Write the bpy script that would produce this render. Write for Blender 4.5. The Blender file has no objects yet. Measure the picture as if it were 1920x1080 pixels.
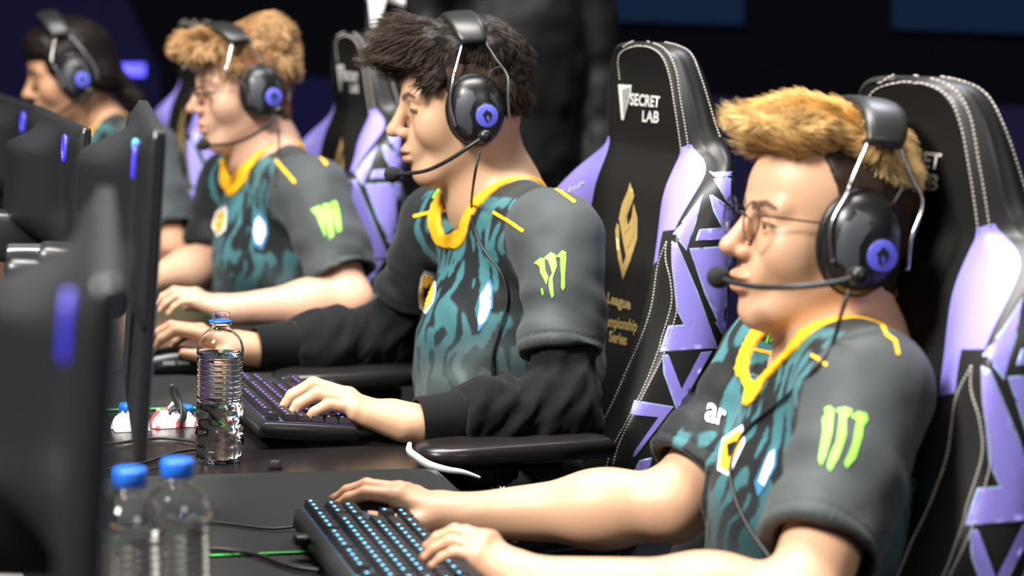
import bpy, bmesh, math, random
import numpy as np
from mathutils import Vector, Matrix
from mathutils.bvhtree import BVHTree
from mathutils.geometry import delaunay_2d_cdt

S = bpy.context.scene
COL = S.collection
random.seed(7)
RNG = np.random.default_rng(11)

# ------------------------------------------------------------------ camera
FPX = 85.0 / 36.0 * 1920.0
PITCH, ROLL = math.radians(7.45), math.radians(1.5)
CAM = np.array([0.0, 0.0, 1.385])
CF = np.array([0, math.cos(PITCH), -math.sin(PITCH)])
_X0 = np.array([1.0, 0, 0]); _U0 = np.cross(_X0, CF)
CR = math.cos(ROLL) * _X0 + math.sin(ROLL) * _U0
CU = -math.sin(ROLL) * _X0 + math.cos(ROLL) * _U0
cam = bpy.data.objects.new('camera', bpy.data.cameras.new('camera'))
COL.objects.link(cam)
M = Matrix.Identity(4)
for i in range(3):
    M[i][0], M[i][1], M[i][2], M[i][3] = CR[i], CU[i], -CF[i], CAM[i]
cam.matrix_world = M
cam.data.lens = 85; cam.data.sensor_width = 36
cam.data.clip_start = 0.05
cam.data.dof.use_dof = True
cam.data.dof.focus_distance = 3.1
cam.data.dof.aperture_fstop = 4.0
S.camera = cam

# ------------------------------------------------------------------ exposure, world, stage lights
S.view_settings.view_transform = 'Standard'
S.view_settings.look = 'None'
S.view_settings.gamma = 1
S.view_settings.use_curve_mapping = False
S.view_settings.exposure = 0.22
W = bpy.data.worlds.new('hall'); S.world = W
W.use_nodes = True
W.node_tree.nodes['Background'].inputs[0].default_value = (0.25, 0.28, 0.42, 1)
W.node_tree.nodes['Background'].inputs[1].default_value = 0.05

def area(name, loc, target, energy, size, color=(1, 1, 1), size_y=None, spread=180):
    l = bpy.data.lights.new(name, 'AREA'); l.energy = energy; l.color = color
    l.shape = 'RECTANGLE'; l.size = size; l.size_y = size_y or size; l.spread = math.radians(spread)
    o = bpy.data.objects.new(name, l); COL.objects.link(o)
    o.location = loc
    d = Vector(target) - Vector(loc)
    o.rotation_euler = d.to_track_quat('-Z', 'Y').to_euler()
    return o
# white stage wash: a truss of lamps in front of and above the players, one over the row, one from the hall side
area('stage_key_light', (-2.6, 0.6, 4.2), (0.1, 3.2, 0.9), 460, 1.0, (1.0, 0.97, 0.92))
area('stage_top_light', (-0.5, 3.4, 4.6), (0.0, 3.4, 0.8), 330, 1.2, (1.0, 0.97, 0.93), 2.5)
area('hall_side_light', (2.2, -1.2, 3.6), (0.2, 3.0, 0.9), 60, 1.4, (1.0, 0.96, 0.93))
area('stage_back_light', (1.5, 6.0, 4.4), (0.2, 3.4, 0.9), 60, 0.8, (0.85, 0.88, 1.0))

# ------------------------------------------------------------------ pixel helpers
def ray(x, y):
    return CF + CR * (x - 960) / FPX - CU * (y - 540) / FPX
def atz(x, y, z):
    d = ray(x, y); return CAM + d * (z - CAM[2]) / d[2]
def atd(x, y, d):
    return CAM + ray(x, y) * d
def atplane(x, y, o, n):
    d = ray(x, y); return CAM + d * (np.dot(np.array(o) - CAM, n) / np.dot(d, n))
def proj(P):
    v = np.asarray(P, float) - CAM
    d = v @ CF
    return np.stack([960 + FPX * (v @ CR) / d, 540 - FPX * (v @ CU) / d], -1)
def V3(*a): return np.array(a, float)
def unit(v): v = np.asarray(v, float); return v / np.linalg.norm(v)

# ------------------------------------------------------------------ materials
def mat(name, col, rough=0.5, metal=0.0, spec=0.5, emit=None, estr=1.0, trans=0.0, ior=1.45, bump=None, coat=0.0, sss=0.0, sheen=0.0, alpha=1.0):
    m = bpy.data.materials.new(name); m.use_nodes = True
    nt = m.node_tree; b = nt.nodes['Principled BSDF']
    b.inputs['Base Color'].default_value = (*col, 1)
    b.inputs['Roughness'].default_value = rough
    b.inputs['Metallic'].default_value = metal
    b.inputs['Specular IOR Level'].default_value = spec
    b.inputs['IOR'].default_value = ior
    b.inputs['Transmission Weight'].default_value = trans
    b.inputs['Coat Weight'].default_value = coat
    b.inputs['Sheen Weight'].default_value = sheen
    b.inputs['Alpha'].default_value = alpha
    if sss:
        b.inputs['Subsurface Weight'].default_value = sss
        b.inputs['Subsurface Radius'].default_value = (0.012, 0.005, 0.003)
        b.inputs['Subsurface Scale'].default_value = 1.0
    if emit:
        b.inputs['Emission Color'].default_value = (*emit, 1)
        b.inputs['Emission Strength'].default_value = estr
    if bump:
        tex = nt.nodes.new('ShaderNodeTexNoise'); tc = nt.nodes.new('ShaderNodeTexCoord')
        tex.inputs['Scale'].default_value = bump[0]; tex.inputs['Detail'].default_value = 3
        bp = nt.nodes.new('ShaderNodeBump'); bp.inputs['Strength'].default_value = bump[1]; bp.inputs['Distance'].default_value = bump[2] if len(bump) > 2 else 0.002
        nt.links.new(tc.outputs['Object'], tex.inputs['Vector'])
        nt.links.new(tex.outputs['Fac'], bp.inputs['Height'])
        nt.links.new(bp.outputs['Normal'], b.inputs['Normal'])
    return m
def attr_mat(name, attr, rough=0.5, spec=0.5, sss=0.0, sheen=0.0, bump=None, grain=0.0):
    m = mat(name, (.5, .5, .5), rough, spec=spec, sss=sss, sheen=sheen, bump=bump)
    nt = m.node_tree; a = nt.nodes.new('ShaderNodeAttribute'); a.attribute_name = attr
    src = a.outputs['Color']
    if grain:
        tc = nt.nodes.new('ShaderNodeTexCoord'); n = nt.nodes.new('ShaderNodeTexNoise'); n.inputs['Scale'].default_value = 60; n.inputs['Detail'].default_value = 4
        mx = nt.nodes.new('ShaderNodeMix'); mx.data_type = 'RGBA'; mx.blend_type = 'SOFT_LIGHT'; mx.inputs[0].default_value = grain
        nt.links.new(tc.outputs['Object'], n.inputs['Vector'])
        nt.links.new(src, mx.inputs[6]); nt.links.new(n.outputs['Color'], mx.inputs[7]); src = mx.outputs[2]
    nt.links.new(src, nt.nodes['Principled BSDF'].inputs['Base Color'])
    return m
def srgb(h):
    c = [int(h[i:i + 2], 16) / 255 for i in (0, 2, 4)]
    return tuple(x / 12.92 if x <= 0.04045 else ((x + 0.055) / 1.055) ** 2.4 for x in c)

# ------------------------------------------------------------------ objects: things, parts
INV = {}
def thing(name, label, cat, loc=(0, 0, 0), rotz=0.0, group=None):
    o = bpy.data.objects.new(name, None); COL.objects.link(o)
    o.empty_display_size = 0.05
    o.location = loc; o.rotation_euler = (0, 0, rotz)
    o['label'] = label; o['category'] = cat
    if group: o['group'] = group
    m = Matrix.Translation(Vector(loc)) @ Matrix.Rotation(rotz, 4, 'Z')
    INV[o.name] = m.inverted()
    return o
def tag(o, label, cat, group=None, kind=None):
    if label: o['label'] = label
    if cat: o['category'] = cat
    if group: o['group'] = group
    if kind: o['kind'] = kind
    return o
def mk(name, v, f, mats, parent=None, smooth=True, midx=None, colors=None, label=None, world=True):
    """One mesh object. v: world positions (converted to the parent's frame)."""
    v = np.asarray(v, np.float32).reshape(-1, 3)
    inv = INV.get(parent.name) if parent is not None else None
    if inv is not None and world:
        A = np.array(inv, dtype=np.float64)
        v = v @ A[:3, :3].T + A[:3, 3]
    me = bpy.data.meshes.new(name)
    me.vertices.add(len(v)); me.vertices.foreach_set('co', np.ascontiguousarray(v, np.float32).ravel())
    if isinstance(f, np.ndarray):
        n = f.shape[1]; cnt = np.full(len(f), n, np.int32); flat = f.astype(np.int32).ravel()
    else:
        cnt = np.array([len(q) for q in f], np.int32); flat = np.array([i for q in f for i in q], np.int32)
    me.loops.add(len(flat)); me.loops.foreach_set('vertex_index', flat)
    me.polygons.add(len(cnt))
    st = np.zeros(len(cnt), np.int32); st[1:] = np.cumsum(cnt)[:-1]
    me.polygons.foreach_set('loop_start', st)
    try: me.polygons.foreach_set('loop_total', cnt)
    except Exception: pass
    if midx is not None: me.polygons.foreach_set('material_index', np.asarray(midx, np.int32))
    me.update(calc_edges=True)
    me.polygons.foreach_set('use_smooth', np.full(len(cnt), bool(smooth)))
    for m in (mats if isinstance(mats, (list, tuple)) else [mats]): me.materials.append(m)
    if colors is not None:
        ca = me.color_attributes.new('col', 'FLOAT_COLOR', 'POINT')
        c = np.ones((len(v), 4), np.float32); c[:, :3] = colors
        ca.data.foreach_set('color', c.ravel())
    me.validate()
    o = bpy.data.objects.new(name, me); COL.objects.link(o)
    if parent is not None:
        o.parent = parent
        if inv is not None: INV[o.name] = inv
    if label: o['label'] = label
    return o
def struct(name, v, f, m, **k):
    o = mk(name, v, f, m, **k); o['kind'] = 'structure'; return o

# ------------------------------------------------------------------ mesh builders (return v, f)
def join(*parts):
    V, Fs, n = [], [], 0
    for v, f in parts:
        v = np.asarray(v, float).reshape(-1, 3)
        V.append(v); Fs += [tuple(int(i) + n for i in q) for q in f]; n += len(v)
    return np.concatenate(V), Fs
def frame_from(d, up=(0, 0, 1)):
    d = unit(d); u = np.asarray(up, float)
    if abs(np.dot(d, u)) > 0.97: u = V3(1, 0, 0)
    a = unit(np.cross(u, d)); b = np.cross(d, a)
    return d, a, b
def tube(pts, r, n=8, caps=True, flat=None):
    pts = np.asarray(pts, float); m = len(pts)
    r = np.full(m, r) if np.isscalar(r) else np.asarray(r, float)
    V, Fs = [], []
    a = None
    for i in range(m):
        t = pts[min(i + 1, m - 1)] - pts[max(i - 1, 0)]
        d = unit(t)
        if a is None: _, a, b = frame_from(d)
        else:
            a = unit(a - d * np.dot(a, d)); b = np.cross(d, a)
        for k in range(n):
            w = 2 * math.pi * k / n
            V.append(pts[i] + r[i] * (math.cos(w) * a + math.sin(w) * b))
    for i in range(m - 1):
        for k in range(n):
            k2 = (k + 1) % n
            Fs.append((i * n + k, i * n + k2, (i + 1) * n + k2, (i + 1) * n + k))
    if caps:
        Fs.append(tuple(reversed(range(n)))); Fs.append(tuple((m - 1) * n + k for k in range(n)))
    return np.array(V), Fs
def smooth_path(pts, sub=6):
    p = np.asarray(pts, float); out = []
    for i in range(len(p) - 1):
        p0, p1, p2, p3 = p[max(i - 1, 0)], p[i], p[i + 1], p[min(i + 2, len(p) - 1)]
        for k in range(sub):
            t = k / sub
            out.append(0.5 * ((2 * p1) + (-p0 + p2) * t + (2 * p0 - 5 * p1 + 4 * p2 - p3) * t * t + (-p0 + 3 * p1 - 3 * p2 + p3) * t ** 3))
    out.append(p[-1]); return np.array(out)
def lathe(prof, n=32, center=(0, 0, 0), axis=None, close=True):
    """prof: (r, h) pairs; around local z or the given axis."""
    c = np.asarray(center, float)
    d, a, b = frame_from(axis if axis is not None else (0, 0, 1))
    V, Fs = [], []
    for r, h in prof:
        for k in range(n):
            w = 2 * math.pi * k / n
            V.append(c + d * h + r * (math.cos(w) * a + math.sin(w) * b))
    m = len(prof)
    for i in range(m - 1):
        for k in range(n):
            k2 = (k + 1) % n
            Fs.append((i * n + k, i * n + k2, (i + 1) * n + k2, (i + 1) * n + k))
    if close:
        if prof[0][0] > 1e-6: Fs.append(tuple(reversed(range(n))))
        if prof[-1][0] > 1e-6: Fs.append(tuple((m - 1) * n + k for k in range(n)))
    return np.array(V), Fs
def rbox(size, bevel=0.003, seg=2, center=(0, 0, 0), ax=None, taper=None):
    """bevelled box; ax: 3x3 rows = world axes of local x,y,z; taper scales the top (x,y)."""
    bm = bmesh.new(); bmesh.ops.create_cube(bm, size=1.0)
    for v in bm.verts:
        s = (taper if taper and v.co.z > 0 else (1, 1))
        v.co = Vector((v.co.x * size[0] * s[0], v.co.y * size[1] * s[1], v.co.z * size[2]))
    if bevel > 0:
        bmesh.ops.bevel(bm, geom=list(bm.edges), offset=bevel, segments=seg, affect='EDGES', profile=0.5)
    bm.verts.index_update()
    v = np.array([x.co[:] for x in bm.verts]); f = [tuple(x.index for x in q.verts) for q in bm.faces]
    bm.free()
    if ax is not None: v = v @ np.asarray(ax, float)
    return v + np.asarray(center, float), f
def prism(poly, a, b):
    """poly: list of 3D points; extruded from +a to +b (vectors)."""
    p = np.asarray(poly, float); n = len(p)
    V = np.concatenate([p + a, p + b])
    Fs = [tuple(reversed(range(n))), tuple(range(n, 2 * n))]
    for i in range(n):
        j = (i + 1) % n
        Fs.append((i, j, n + j, n + i))
    return V, Fs
def loft(rings, closed=True, caps=True):
    m, n = len(rings), len(rings[0]); V = np.concatenate([np.asarray(r, float) for r in rings]); Fs = []
    for i in range(m - 1):
        for k in range(n if closed else n - 1):
            k2 = (k + 1) % n
            Fs.append((i * n + k, i * n + k2, (i + 1) * n + k2, (i + 1) * n + k))
    if caps and closed:
        Fs.append(tuple(reversed(range(n)))); Fs.append(tuple((m - 1) * n + k for k in range(n)))
    return V, Fs

# ------------------------------------------------------------------ implicit surfaces (smooth bodies, cloth)
class Field:
    def __init__(self, lo, hi, res, fine=()):
        self.ax = []
        for a in range(3):
            x = lo[a]; xs = [x]
            while x < hi[a]:
                st = res
                for (fa, l, h, r) in fine:
                    if fa == a and l <= x < h: st = min(st, r)
                x += st; xs.append(x)
            self.ax.append(np.array(xs, np.float32))
        self.D = np.ones([len(a) for a in self.ax], np.float32)
    def sl(self, lo, hi):
        s = []
        for a in range(3):
            i = max(int(np.searchsorted(self.ax[a], lo[a])) - 1, 0); j = min(int(np.searchsorted(self.ax[a], hi[a])) + 2, len(self.ax[a]))
            s.append(slice(i, max(j, i + 1)))
        return tuple(s)
    def grid(self, s):
        return (self.ax[0][s[0]][:, None, None], self.ax[1][s[1]][None, :, None], self.ax[2][s[2]][None, None, :])
    def op(self, prim, k=0.0, mode='add', pad=0.02):
        f, lo, hi = prim
        m = pad + k
        s = self.sl(np.asarray(lo) - m, np.asarray(hi) + m)
        d = f(*self.grid(s)); a = self.D[s]
        if mode == 'add':
            r = np.minimum(a, d)
            if k: h = np.maximum(k - np.abs(a - d), 0) / k; r = r - h * h * k * 0.25
        else:
            d = -d; r = np.maximum(a, d)
            if k: h = np.maximum(k - np.abs(a - d), 0) / k; r = r + h * h * k * 0.25
        self.D[s] = r
    def displace(self, fn, lo, hi):
        s = self.sl(lo, hi); self.D[s] += fn(*self.grid(s))
    def mesh(self):
        D = self.D
        S_ = D < 0
        c = S_[:-1, :-1, :-1].astype(np.uint8)
        tot = c.copy()
        for dx in (0, 1):
            for dy in (0, 1):
                for dz in (0, 1):
                    if dx or dy or dz:
                        tot += S_[dx:S_.shape[0] - 1 + dx, dy:S_.shape[1] - 1 + dy, dz:S_.shape[2] - 1 + dz]
        act = (tot > 0) & (tot < 8)
        I = np.argwhere(act)
        idx = np.full(act.shape, -1, np.int32); idx[act] = np.arange(len(I), dtype=np.int32)
        corners = [(a, b, c_) for a in (0, 1) for b in (0, 1) for c_ in (0, 1)]
        vals = {cn: D[I[:, 0] + cn[0], I[:, 1] + cn[1], I[:, 2] + cn[2]] for cn in corners}
        acc = np.zeros((len(I), 3), np.float64); cnt = np.zeros(len(I))
        for a in corners:
            for ax_ in range(3):
                if a[ax_] == 0:
                    b = list(a); b[ax_] = 1; b = tuple(b)
                    v0, v1 = vals[a], vals[b]
                    cr = (v0 < 0) != (v1 < 0)
                    t = np.where(cr, v0 / np.where(cr, v0 - v1, 1), 0)
                    p = np.zeros((len(I), 3)); p[:] = a; p[:, ax_] += t
                    acc[cr] += p[cr]; cnt[cr] += 1
        pos = acc / cnt[:, None] + I
        V = np.stack([np.interp(pos[:, a], np.arange(len(self.ax[a])), self.ax[a]) for a in range(3)], -1)
        F_ = []
        for ax_ in range(3):
            s0 = [slice(None)] * 3; s1 = [slice(None)] * 3
            s0[ax_] = slice(None, -1); s1[ax_] = slice(1, None)
            A, B = S_[tuple(s0)], S_[tuple(s1)]
            E = np.argwhere(A != B)
            o1, o2 = [(1, 2), (2, 0), (0, 1)][ax_]
            ok = (E[:, o1] > 0) & (E[:, o2] > 0) & (E[:, o1] < act.shape[o1]) & (E[:, o2] < act.shape[o2])
            E = E[ok]
            inside = A[E[:, 0], E[:, 1], E[:, 2]]
            q = []
            for (u, v) in ((1, 1), (0, 1), (0, 0), (1, 0)):
                e = E.copy(); e[:, o1] -= u; e[:, o2] -= v
                q.append(idx[e[:, 0], e[:, 1], e[:, 2]])
            q = np.stack(q, -1)
            q[~inside] = q[~inside][:, ::-1]
            F_.append(q)
        F_ = np.concatenate(F_)
        F_ = F_[(F_ >= 0).all(1)]
        return V, F_
def cone(a, b, ra, rb):
    a = np.asarray(a, float); b = np.asarray(b, float); ba = b - a; L = max(float(ba @ ba), 1e-9)
    R = max(ra, rb)
    def f(X, Y, Z):
        px, py, pz = X - a[0], Y - a[1], Z - a[2]
        h = np.clip((px * ba[0] + py * ba[1] + pz * ba[2]) / L, 0, 1)
        return np.sqrt((px - ba[0] * h) ** 2 + (py - ba[1] * h) ** 2 + (pz - ba[2] * h) ** 2) - (ra + (rb - ra) * h)
    return f, np.minimum(a, b) - R, np.maximum(a, b) + R
def flatcone(a, b, ra, rb, nrm, sq):
    """capsule squashed along nrm by sq (<1 = thinner)."""
    a = np.asarray(a, float); b = np.asarray(b, float); n = unit(nrm); g = 1.0 / sq - 1.0
    ba = b - a; ba2 = ba + n * (ba @ n) * g; L = max(float(ba2 @ ba2), 1e-9); R = max(ra, rb)
    def f(X, Y, Z):
        px, py, pz = X - a[0], Y - a[1], Z - a[2]
        e = (px * n[0] + py * n[1] + pz * n[2]) * g
        px, py, pz = px + n[0] * e, py + n[1] * e, pz + n[2] * e
        h = np.clip((px * ba2[0] + py * ba2[1] + pz * ba2[2]) / L, 0, 1)
        return (np.sqrt((px - ba2[0] * h) ** 2 + (py - ba2[1] * h) ** 2 + (pz - ba2[2] * h) ** 2) - (ra + (rb - ra) * h)) * (0.5 + 0.5 * sq)
    return f, np.minimum(a, b) - R, np.maximum(a, b) + R
def ell(c, r, axes=None):
    c = np.asarray(c, float); A = np.eye(3) if axes is None else np.asarray(axes, float); R = np.sqrt(((A * np.asarray(r, float)[:, None]) ** 2).sum(0))
    def f(X, Y, Z):
        px, py, pz = X - c[0], Y - c[1], Z - c[2]
        k0 = 0; k1 = 0
        for i in range(3):
            q = px * A[i, 0] + py * A[i, 1] + pz * A[i, 2]
            k0 = k0 + (q / r[i]) ** 2; k1 = k1 + (q / r[i] ** 2) ** 2
        k0 = np.sqrt(k0); k1 = np.sqrt(k1) + 1e-9
        return k0 * (k0 - 1.0) / k1
    return f, c - R, c + R
def half(o, n, lo, hi):
    """half space on the +n side."""
    o = np.asarray(o, float); n = unit(n)
    def f(X, Y, Z): return -((X - o[0]) * n[0] + (Y - o[1]) * n[1] + (Z - o[2]) * n[2])
    return f, lo, hi
def vnoise(P, scale, seed=0):
    """cheap smooth value noise on an (N,3) array."""
    q = np.asarray(P) * scale + seed * 17.31
    i = np.floor(q).astype(np.int64); fr = q - i; fr = fr * fr * (3 - 2 * fr)
    def h(a, b, c):
        n = (a * 73856093) ^ (b * 19349663) ^ (c * 83492791)
        n = (n ^ (n >> 13)) * 1274126177
        return ((n ^ (n >> 16)) & 0xffff) / 65535.0
    r = 0
    for dx in (0, 1):
        for dy in (0, 1):
            for dz in (0, 1):
                w = (fr[..., 0] if dx else 1 - fr[..., 0]) * (fr[..., 1] if dy else 1 - fr[..., 1]) * (fr[..., 2] if dz else 1 - fr[..., 2])
                r = r + w * h(i[..., 0] + dx, i[..., 1] + dy, i[..., 2] + dz)
    return r * 2 - 1

# ------------------------------------------------------------------ prints and appliques laid on a surface
def bvh(v, f): return BVHTree.FromPolygons([tuple(map(float, x)) for x in v], [tuple(int(i) for i in q) for q in f])
def inside(P, polys):
    P = np.asarray(P); r = np.zeros(len(P), bool)
    for poly in polys:
        q = np.asarray(poly, float); x, y = P[:, 0], P[:, 1]; c = np.zeros(len(P), bool)
        j = len(q) - 1
        for i in range(len(q)):
            yi, yj = q[i, 1], q[j, 1]
            cr = ((yi > y) != (yj > y))
            with np.errstate(divide='ignore', invalid='ignore'):
                c ^= cr & (x < (q[j, 0] - q[i, 0]) * (y - yi) / (yj - yi + 1e-12) + q[i, 0])
            j = i
        r ^= c
    return r
def fill2d(polys, step):
    pts, edges = [], []
    for poly in polys:
        q = np.asarray(poly, float); ring = []
        for i in range(len(q)):
            a, b = q[i], q[(i + 1) % len(q)]
            n = max(1, int(np.linalg.norm(b - a) / step))
            for k in range(n): ring.append(a + (b - a) * k / n)
        s = len(pts); m = len(ring); pts += ring
        edges += [(s + i, s + (i + 1) % m) for i in range(m)]
    A = np.array(pts); lo, hi = A.min(0), A.max(0)
    gx, gy = np.meshgrid(np.arange(lo[0] + step / 2, hi[0], step), np.arange(lo[1] + step / 2, hi[1], step))
    Gp = np.stack([gx.ravel(), gy.ravel()], -1)
    if len(Gp):
        Gp = Gp[inside(Gp, polys)]
        if len(Gp):
            dmin = np.min(np.linalg.norm(Gp[:, None] - A[None], axis=2), axis=1) if len(Gp) * len(A) < 4e6 else np.full(len(Gp), 9e9)
            Gp = Gp[dmin > step * 0.4]
    allp = np.concatenate([A, Gp]) if len(Gp) else A
    co, ed, fa, *_ = delaunay_2d_cdt([Vector(p) for p in allp], edges, [], 0, 1e-4)
    co = np.array([c[:] for c in co]); fa = np.array([t for t in fa if len(t) == 3])
    cen = co[fa].mean(1)
    return co, fa[inside(cen, polys)]
def lay(co, fa, trees, off, thick=0.0, maxd=None):
    """2D pixel triangles -> points where those sight lines meet the surface, lifted off it."""
    V, ok = [], []
    for x, y in co:
        d = ray(x, y); dn = Vector(unit(d)); best = None
        for t in trees:
            h = t.ray_cast(Vector(CAM), dn)
            if h[0] is not None and (best is None or h[3] < best[3]): best = h
        if best is None or (maxd and best[3] > maxd): V.append((0, 0, 0)); ok.append(False); continue
        n = best[1] if best[1].dot(dn) < 0 else -best[1]
        # lift along the surface normal, but never by a long way round a silhouette
        V.append(tuple(best[0] + n * off)); ok.append(True)
    V = np.array(V); ok = np.array(ok)
    fa = fa[ok[fa].all(1)]
    if len(fa):
        e = np.max([np.linalg.norm(V[fa[:, i]] - V[fa[:, (i + 1) % 3]], axis=1) for i in range(3)], axis=0)
        fa = fa[e < max(np.median(e) * 8, 0.012)]
        # one consistent side: towards the camera
        nn = np.cross(V[fa[:, 1]] - V[fa[:, 0]], V[fa[:, 2]] - V[fa[:, 0]])
        fl = (nn * (V[fa[:, 0]] - CAM)).sum(1) > 0
        fa[fl] = fa[fl][:, ::-1]
    used = np.unique(fa) if len(fa) else np.array([], int)
    remap = np.full(len(V), -1); remap[used] = np.arange(len(used))
    V = V[used]; fa = remap[fa] if len(fa) else fa
    if len(V) and thick:
        vn = np.zeros_like(V); nn = np.cross(V[fa[:, 1]] - V[fa[:, 0]], V[fa[:, 2]] - V[fa[:, 0]])
        for i in range(3): np.add.at(vn, fa[:, i], nn)
        vn /= np.linalg.norm(vn, axis=1)[:, None] + 1e-12
        n = len(V); cnt = {}
        for t in fa:
            for i in range(3):
                a, b = int(t[i]), int(t[(i + 1) % 3]); cnt[(a, b)] = 1
        side = [(b, a, a + n, b + n) for (a, b) in cnt if (b, a) not in cnt]
        V2 = np.concatenate([V, V - vn * thick])
        F2 = [tuple(map(int, t)) for t in fa] + [tuple(int(i) + n for i in t[::-1]) for t in fa] + side
        return V2, F2
    return V, [tuple(map(int, t)) for t in fa]
def decal(name, polys, trees, m, parent, off=0.0008, step=6, thick=0.0, label=None, smooth=True, maxd=None):
    co, fa = fill2d(polys, step)
    v, f = lay(co, fa, trees, off, thick, maxd)
    if not len(f): print('EMPTY DECAL', name); return None
    return mk(name, v, f, m, parent, smooth, label=label)
def stroke(pts, w):
    """closed outline of a polyline of width w (or list of widths)."""
    p = np.asarray(pts, float); n = len(p); w = np.full(n, w) if np.isscalar(w) else np.asarray(w, float)
    L, R_ = [], []
    for i in range(n):
        t = unit(p[min(i + 1, n - 1)] - p[max(i - 1, 0)]); nn = np.array([-t[1], t[0]])
        L.append(p[i] + nn * w[i] / 2); R_.append(p[i] - nn * w[i] / 2)
    return L + R_[::-1]
def quadmap(q):
    """maps unit square to a pixel quad (tl, tr, br, bl), projective."""
    src = [(0, 0), (1, 0), (1, 1), (0, 1)]; A, B = [], []
    for (x, y), (u, v) in zip(src, q):
        A.append([x, y, 1, 0, 0, 0, -u * x, -u * y]); B.append(u)
        A.append([0, 0, 0, x, y, 1, -v * x, -v * y]); B.append(v)
    h = np.append(np.linalg.solve(np.array(A, float), np.array(B, float)), 1).reshape(3, 3)
    def f(P):
        P = np.asarray(P, float); H = np.c_[P, np.ones(len(P))] @ h.T
        return H[:, :2] / H[:, 2:]
    return f
def text_tris(s, bold=0.0):
    cu = bpy.data.curves.new('t', 'FONT'); cu.body = s; cu.size = 1; cu.resolution_u = 3; cu.offset = bold
    o = bpy.data.objects.new('t', cu); COL.objects.link(o)
    dg = bpy.context.evaluated_depsgraph_get(); me = bpy.data.meshes.new_from_object(o.evaluated_get(dg))
    me.calc_loop_triangles()
    v = np.array([x.co[:2] for x in me.vertices]); f = np.array([t.vertices[:] for t in me.loop_triangles])
    bpy.data.objects.remove(o); bpy.data.curves.remove(cu); bpy.data.meshes.remove(me)
    lo, hi = v.min(0), v.max(0)
    v = (v - lo) / (hi - lo); v[:, 1] = 1 - v[:, 1]
    return v, f
def text_decal(name, s, quad, trees, m, parent, off=0.001, bold=0.01, label=None):
    v, f = text_tris(s, bold)
    v2, f2 = lay(quadmap(quad)(v), f, trees, off)
    if not len(f2): print('EMPTY TEXT', s); return None
    return mk(name, v2, f2, m, parent, True, label=label)

# ================================================================== the setting
TH = math.radians(15)
FACE = V3(-math.cos(TH), -math.sin(TH), 0)      # the way the players face
LEFT = V3(math.sin(TH), -math.cos(TH), 0)       # their left-hand side, towards the camera
ROW = -LEFT
UP = V3(0, 0, 1)
TZ = 0.74
m_floor = mat('stage_floor', (0.012, 0.012, 0.018), 0.45, bump=(30, 0.1))
m_wall = mat('stage_wall_black', (0.002, 0.002, 0.004), 0.9, spec=0.05)
def quad(a, b, c, d): return np.array([a, b, c, d], float), [(0, 1, 2, 3)]
v, f = rbox((16, 16, 0.1), 0, center=(0, 6, -0.05)); struct('floor', v, f, m_floor, smooth=False)
v, f = rbox((16, 0.1, 5), 0, center=(0, 9.6, 2.5)); struct('wall_back', v, f, m_wall, smooth=False)
v, f = rbox((0.1, 12, 5), 0, center=(7.0, 4, 2.5)); struct('wall_side', v, f, m_wall, smooth=False)
# LED panels on the back wall
def led(name, poly, col, s, label):
    Y = 9.50
    P = [atplane(x, y, (0, Y, 0), V3(0, 1, 0)) for x, y in poly]
    v, f = prism(P, V3(0, 0, 0), V3(0, 0.03, 0))
    m = mat('led_' + name, (0.003, 0.003, 0.006), 0.8, spec=0.05, emit=col, estr=s)
    o = mk(name, v, f, m, None, smooth=False)
    tag(o, label, 'led panel', 'led panels on the stage wall')
led('led_panel', [(930, -60), (1395, -60), (1395, 47), (1110, 38), (1165, 168), (930, 165)], (0.006, 0.03, 0.085), 0.35, 'deep blue LED panel with a slanted edge behind the standing figure')
led('led_panel', [(1675, -60), (2000, -60), (2000, 66), (1675, 54)], (0.006, 0.028, 0.08), 0.35, 'deep blue LED panel above the chair of the blond player')
led('led_panel', [(950, 170), (2000, 205), (2000, 700), (900, 700)], (0.016, 0.013, 0.058), 0.4, 'wide dim indigo LED panel low behind the row of chairs')
led('led_panel', [(-60, -60), (212, -60), (300, 140), (310, 500), (-60, 500)], (0.007, 0.007, 0.045), 0.35, 'dim navy LED panel behind the long haired player')
led('led_panel', [(535, 140), (640, 150), (640, 320), (535, 320)], (0.007, 0.006, 0.055), 0.4, 'small navy LED panel beside the ginger haired player')
P = [atplane(x, y, (0, 9.5, 0), V3(0, 1, 0)) for x, y in ((195, 131), (272, 131))]
v, f = tube(P, 0.024, 12)
o = mk('light_bar', v, f, mat('light_bar_glow', (0.05, 0.05, 0.2), 0.4, emit=(0.10, 0.09, 1.0), estr=2.2)); tag(o, 'bright blue horizontal light bar on the dark wall', 'light bar')

# the long desk
m_desk = mat('desk_black', (0.011, 0.010, 0.010), 0.24, bump=(400, 0.05, 0.0004))
m_steel = mat('dark_steel', (0.03, 0.03, 0.03), 0.4, 0.8)
E0 = atz(760, 825, TZ)                            # a point of the players' edge
def T(a, b, z=0.0):                               # a: away from the players across the desk, b: along the row (away from camera)
    return E0 + FACE * a + ROW * b + UP * z
desk = thing('desk', 'long black desk the four players sit along', 'desk', tuple(T(0.4, 0, -TZ)), math.atan2(FACE[1], FACE[0]))
v, f = rbox((0.95, 6.4, 0.03), 0.004, 2, center=T(0.475, 0.5, -0.015), ax=np.array([FACE, ROW, UP])); mk('desk_top', v, f, m_desk, desk)
for b in (-2.5, -0.6, 1.4, 3.4):
    v, f = rbox((0.7, 0.06, 0.71), 0.004, 2, center=T(0.52, b, -0.385), ax=np.array([FACE, ROW, UP])); mk('leg', v, f, m_steel, desk)
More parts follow.
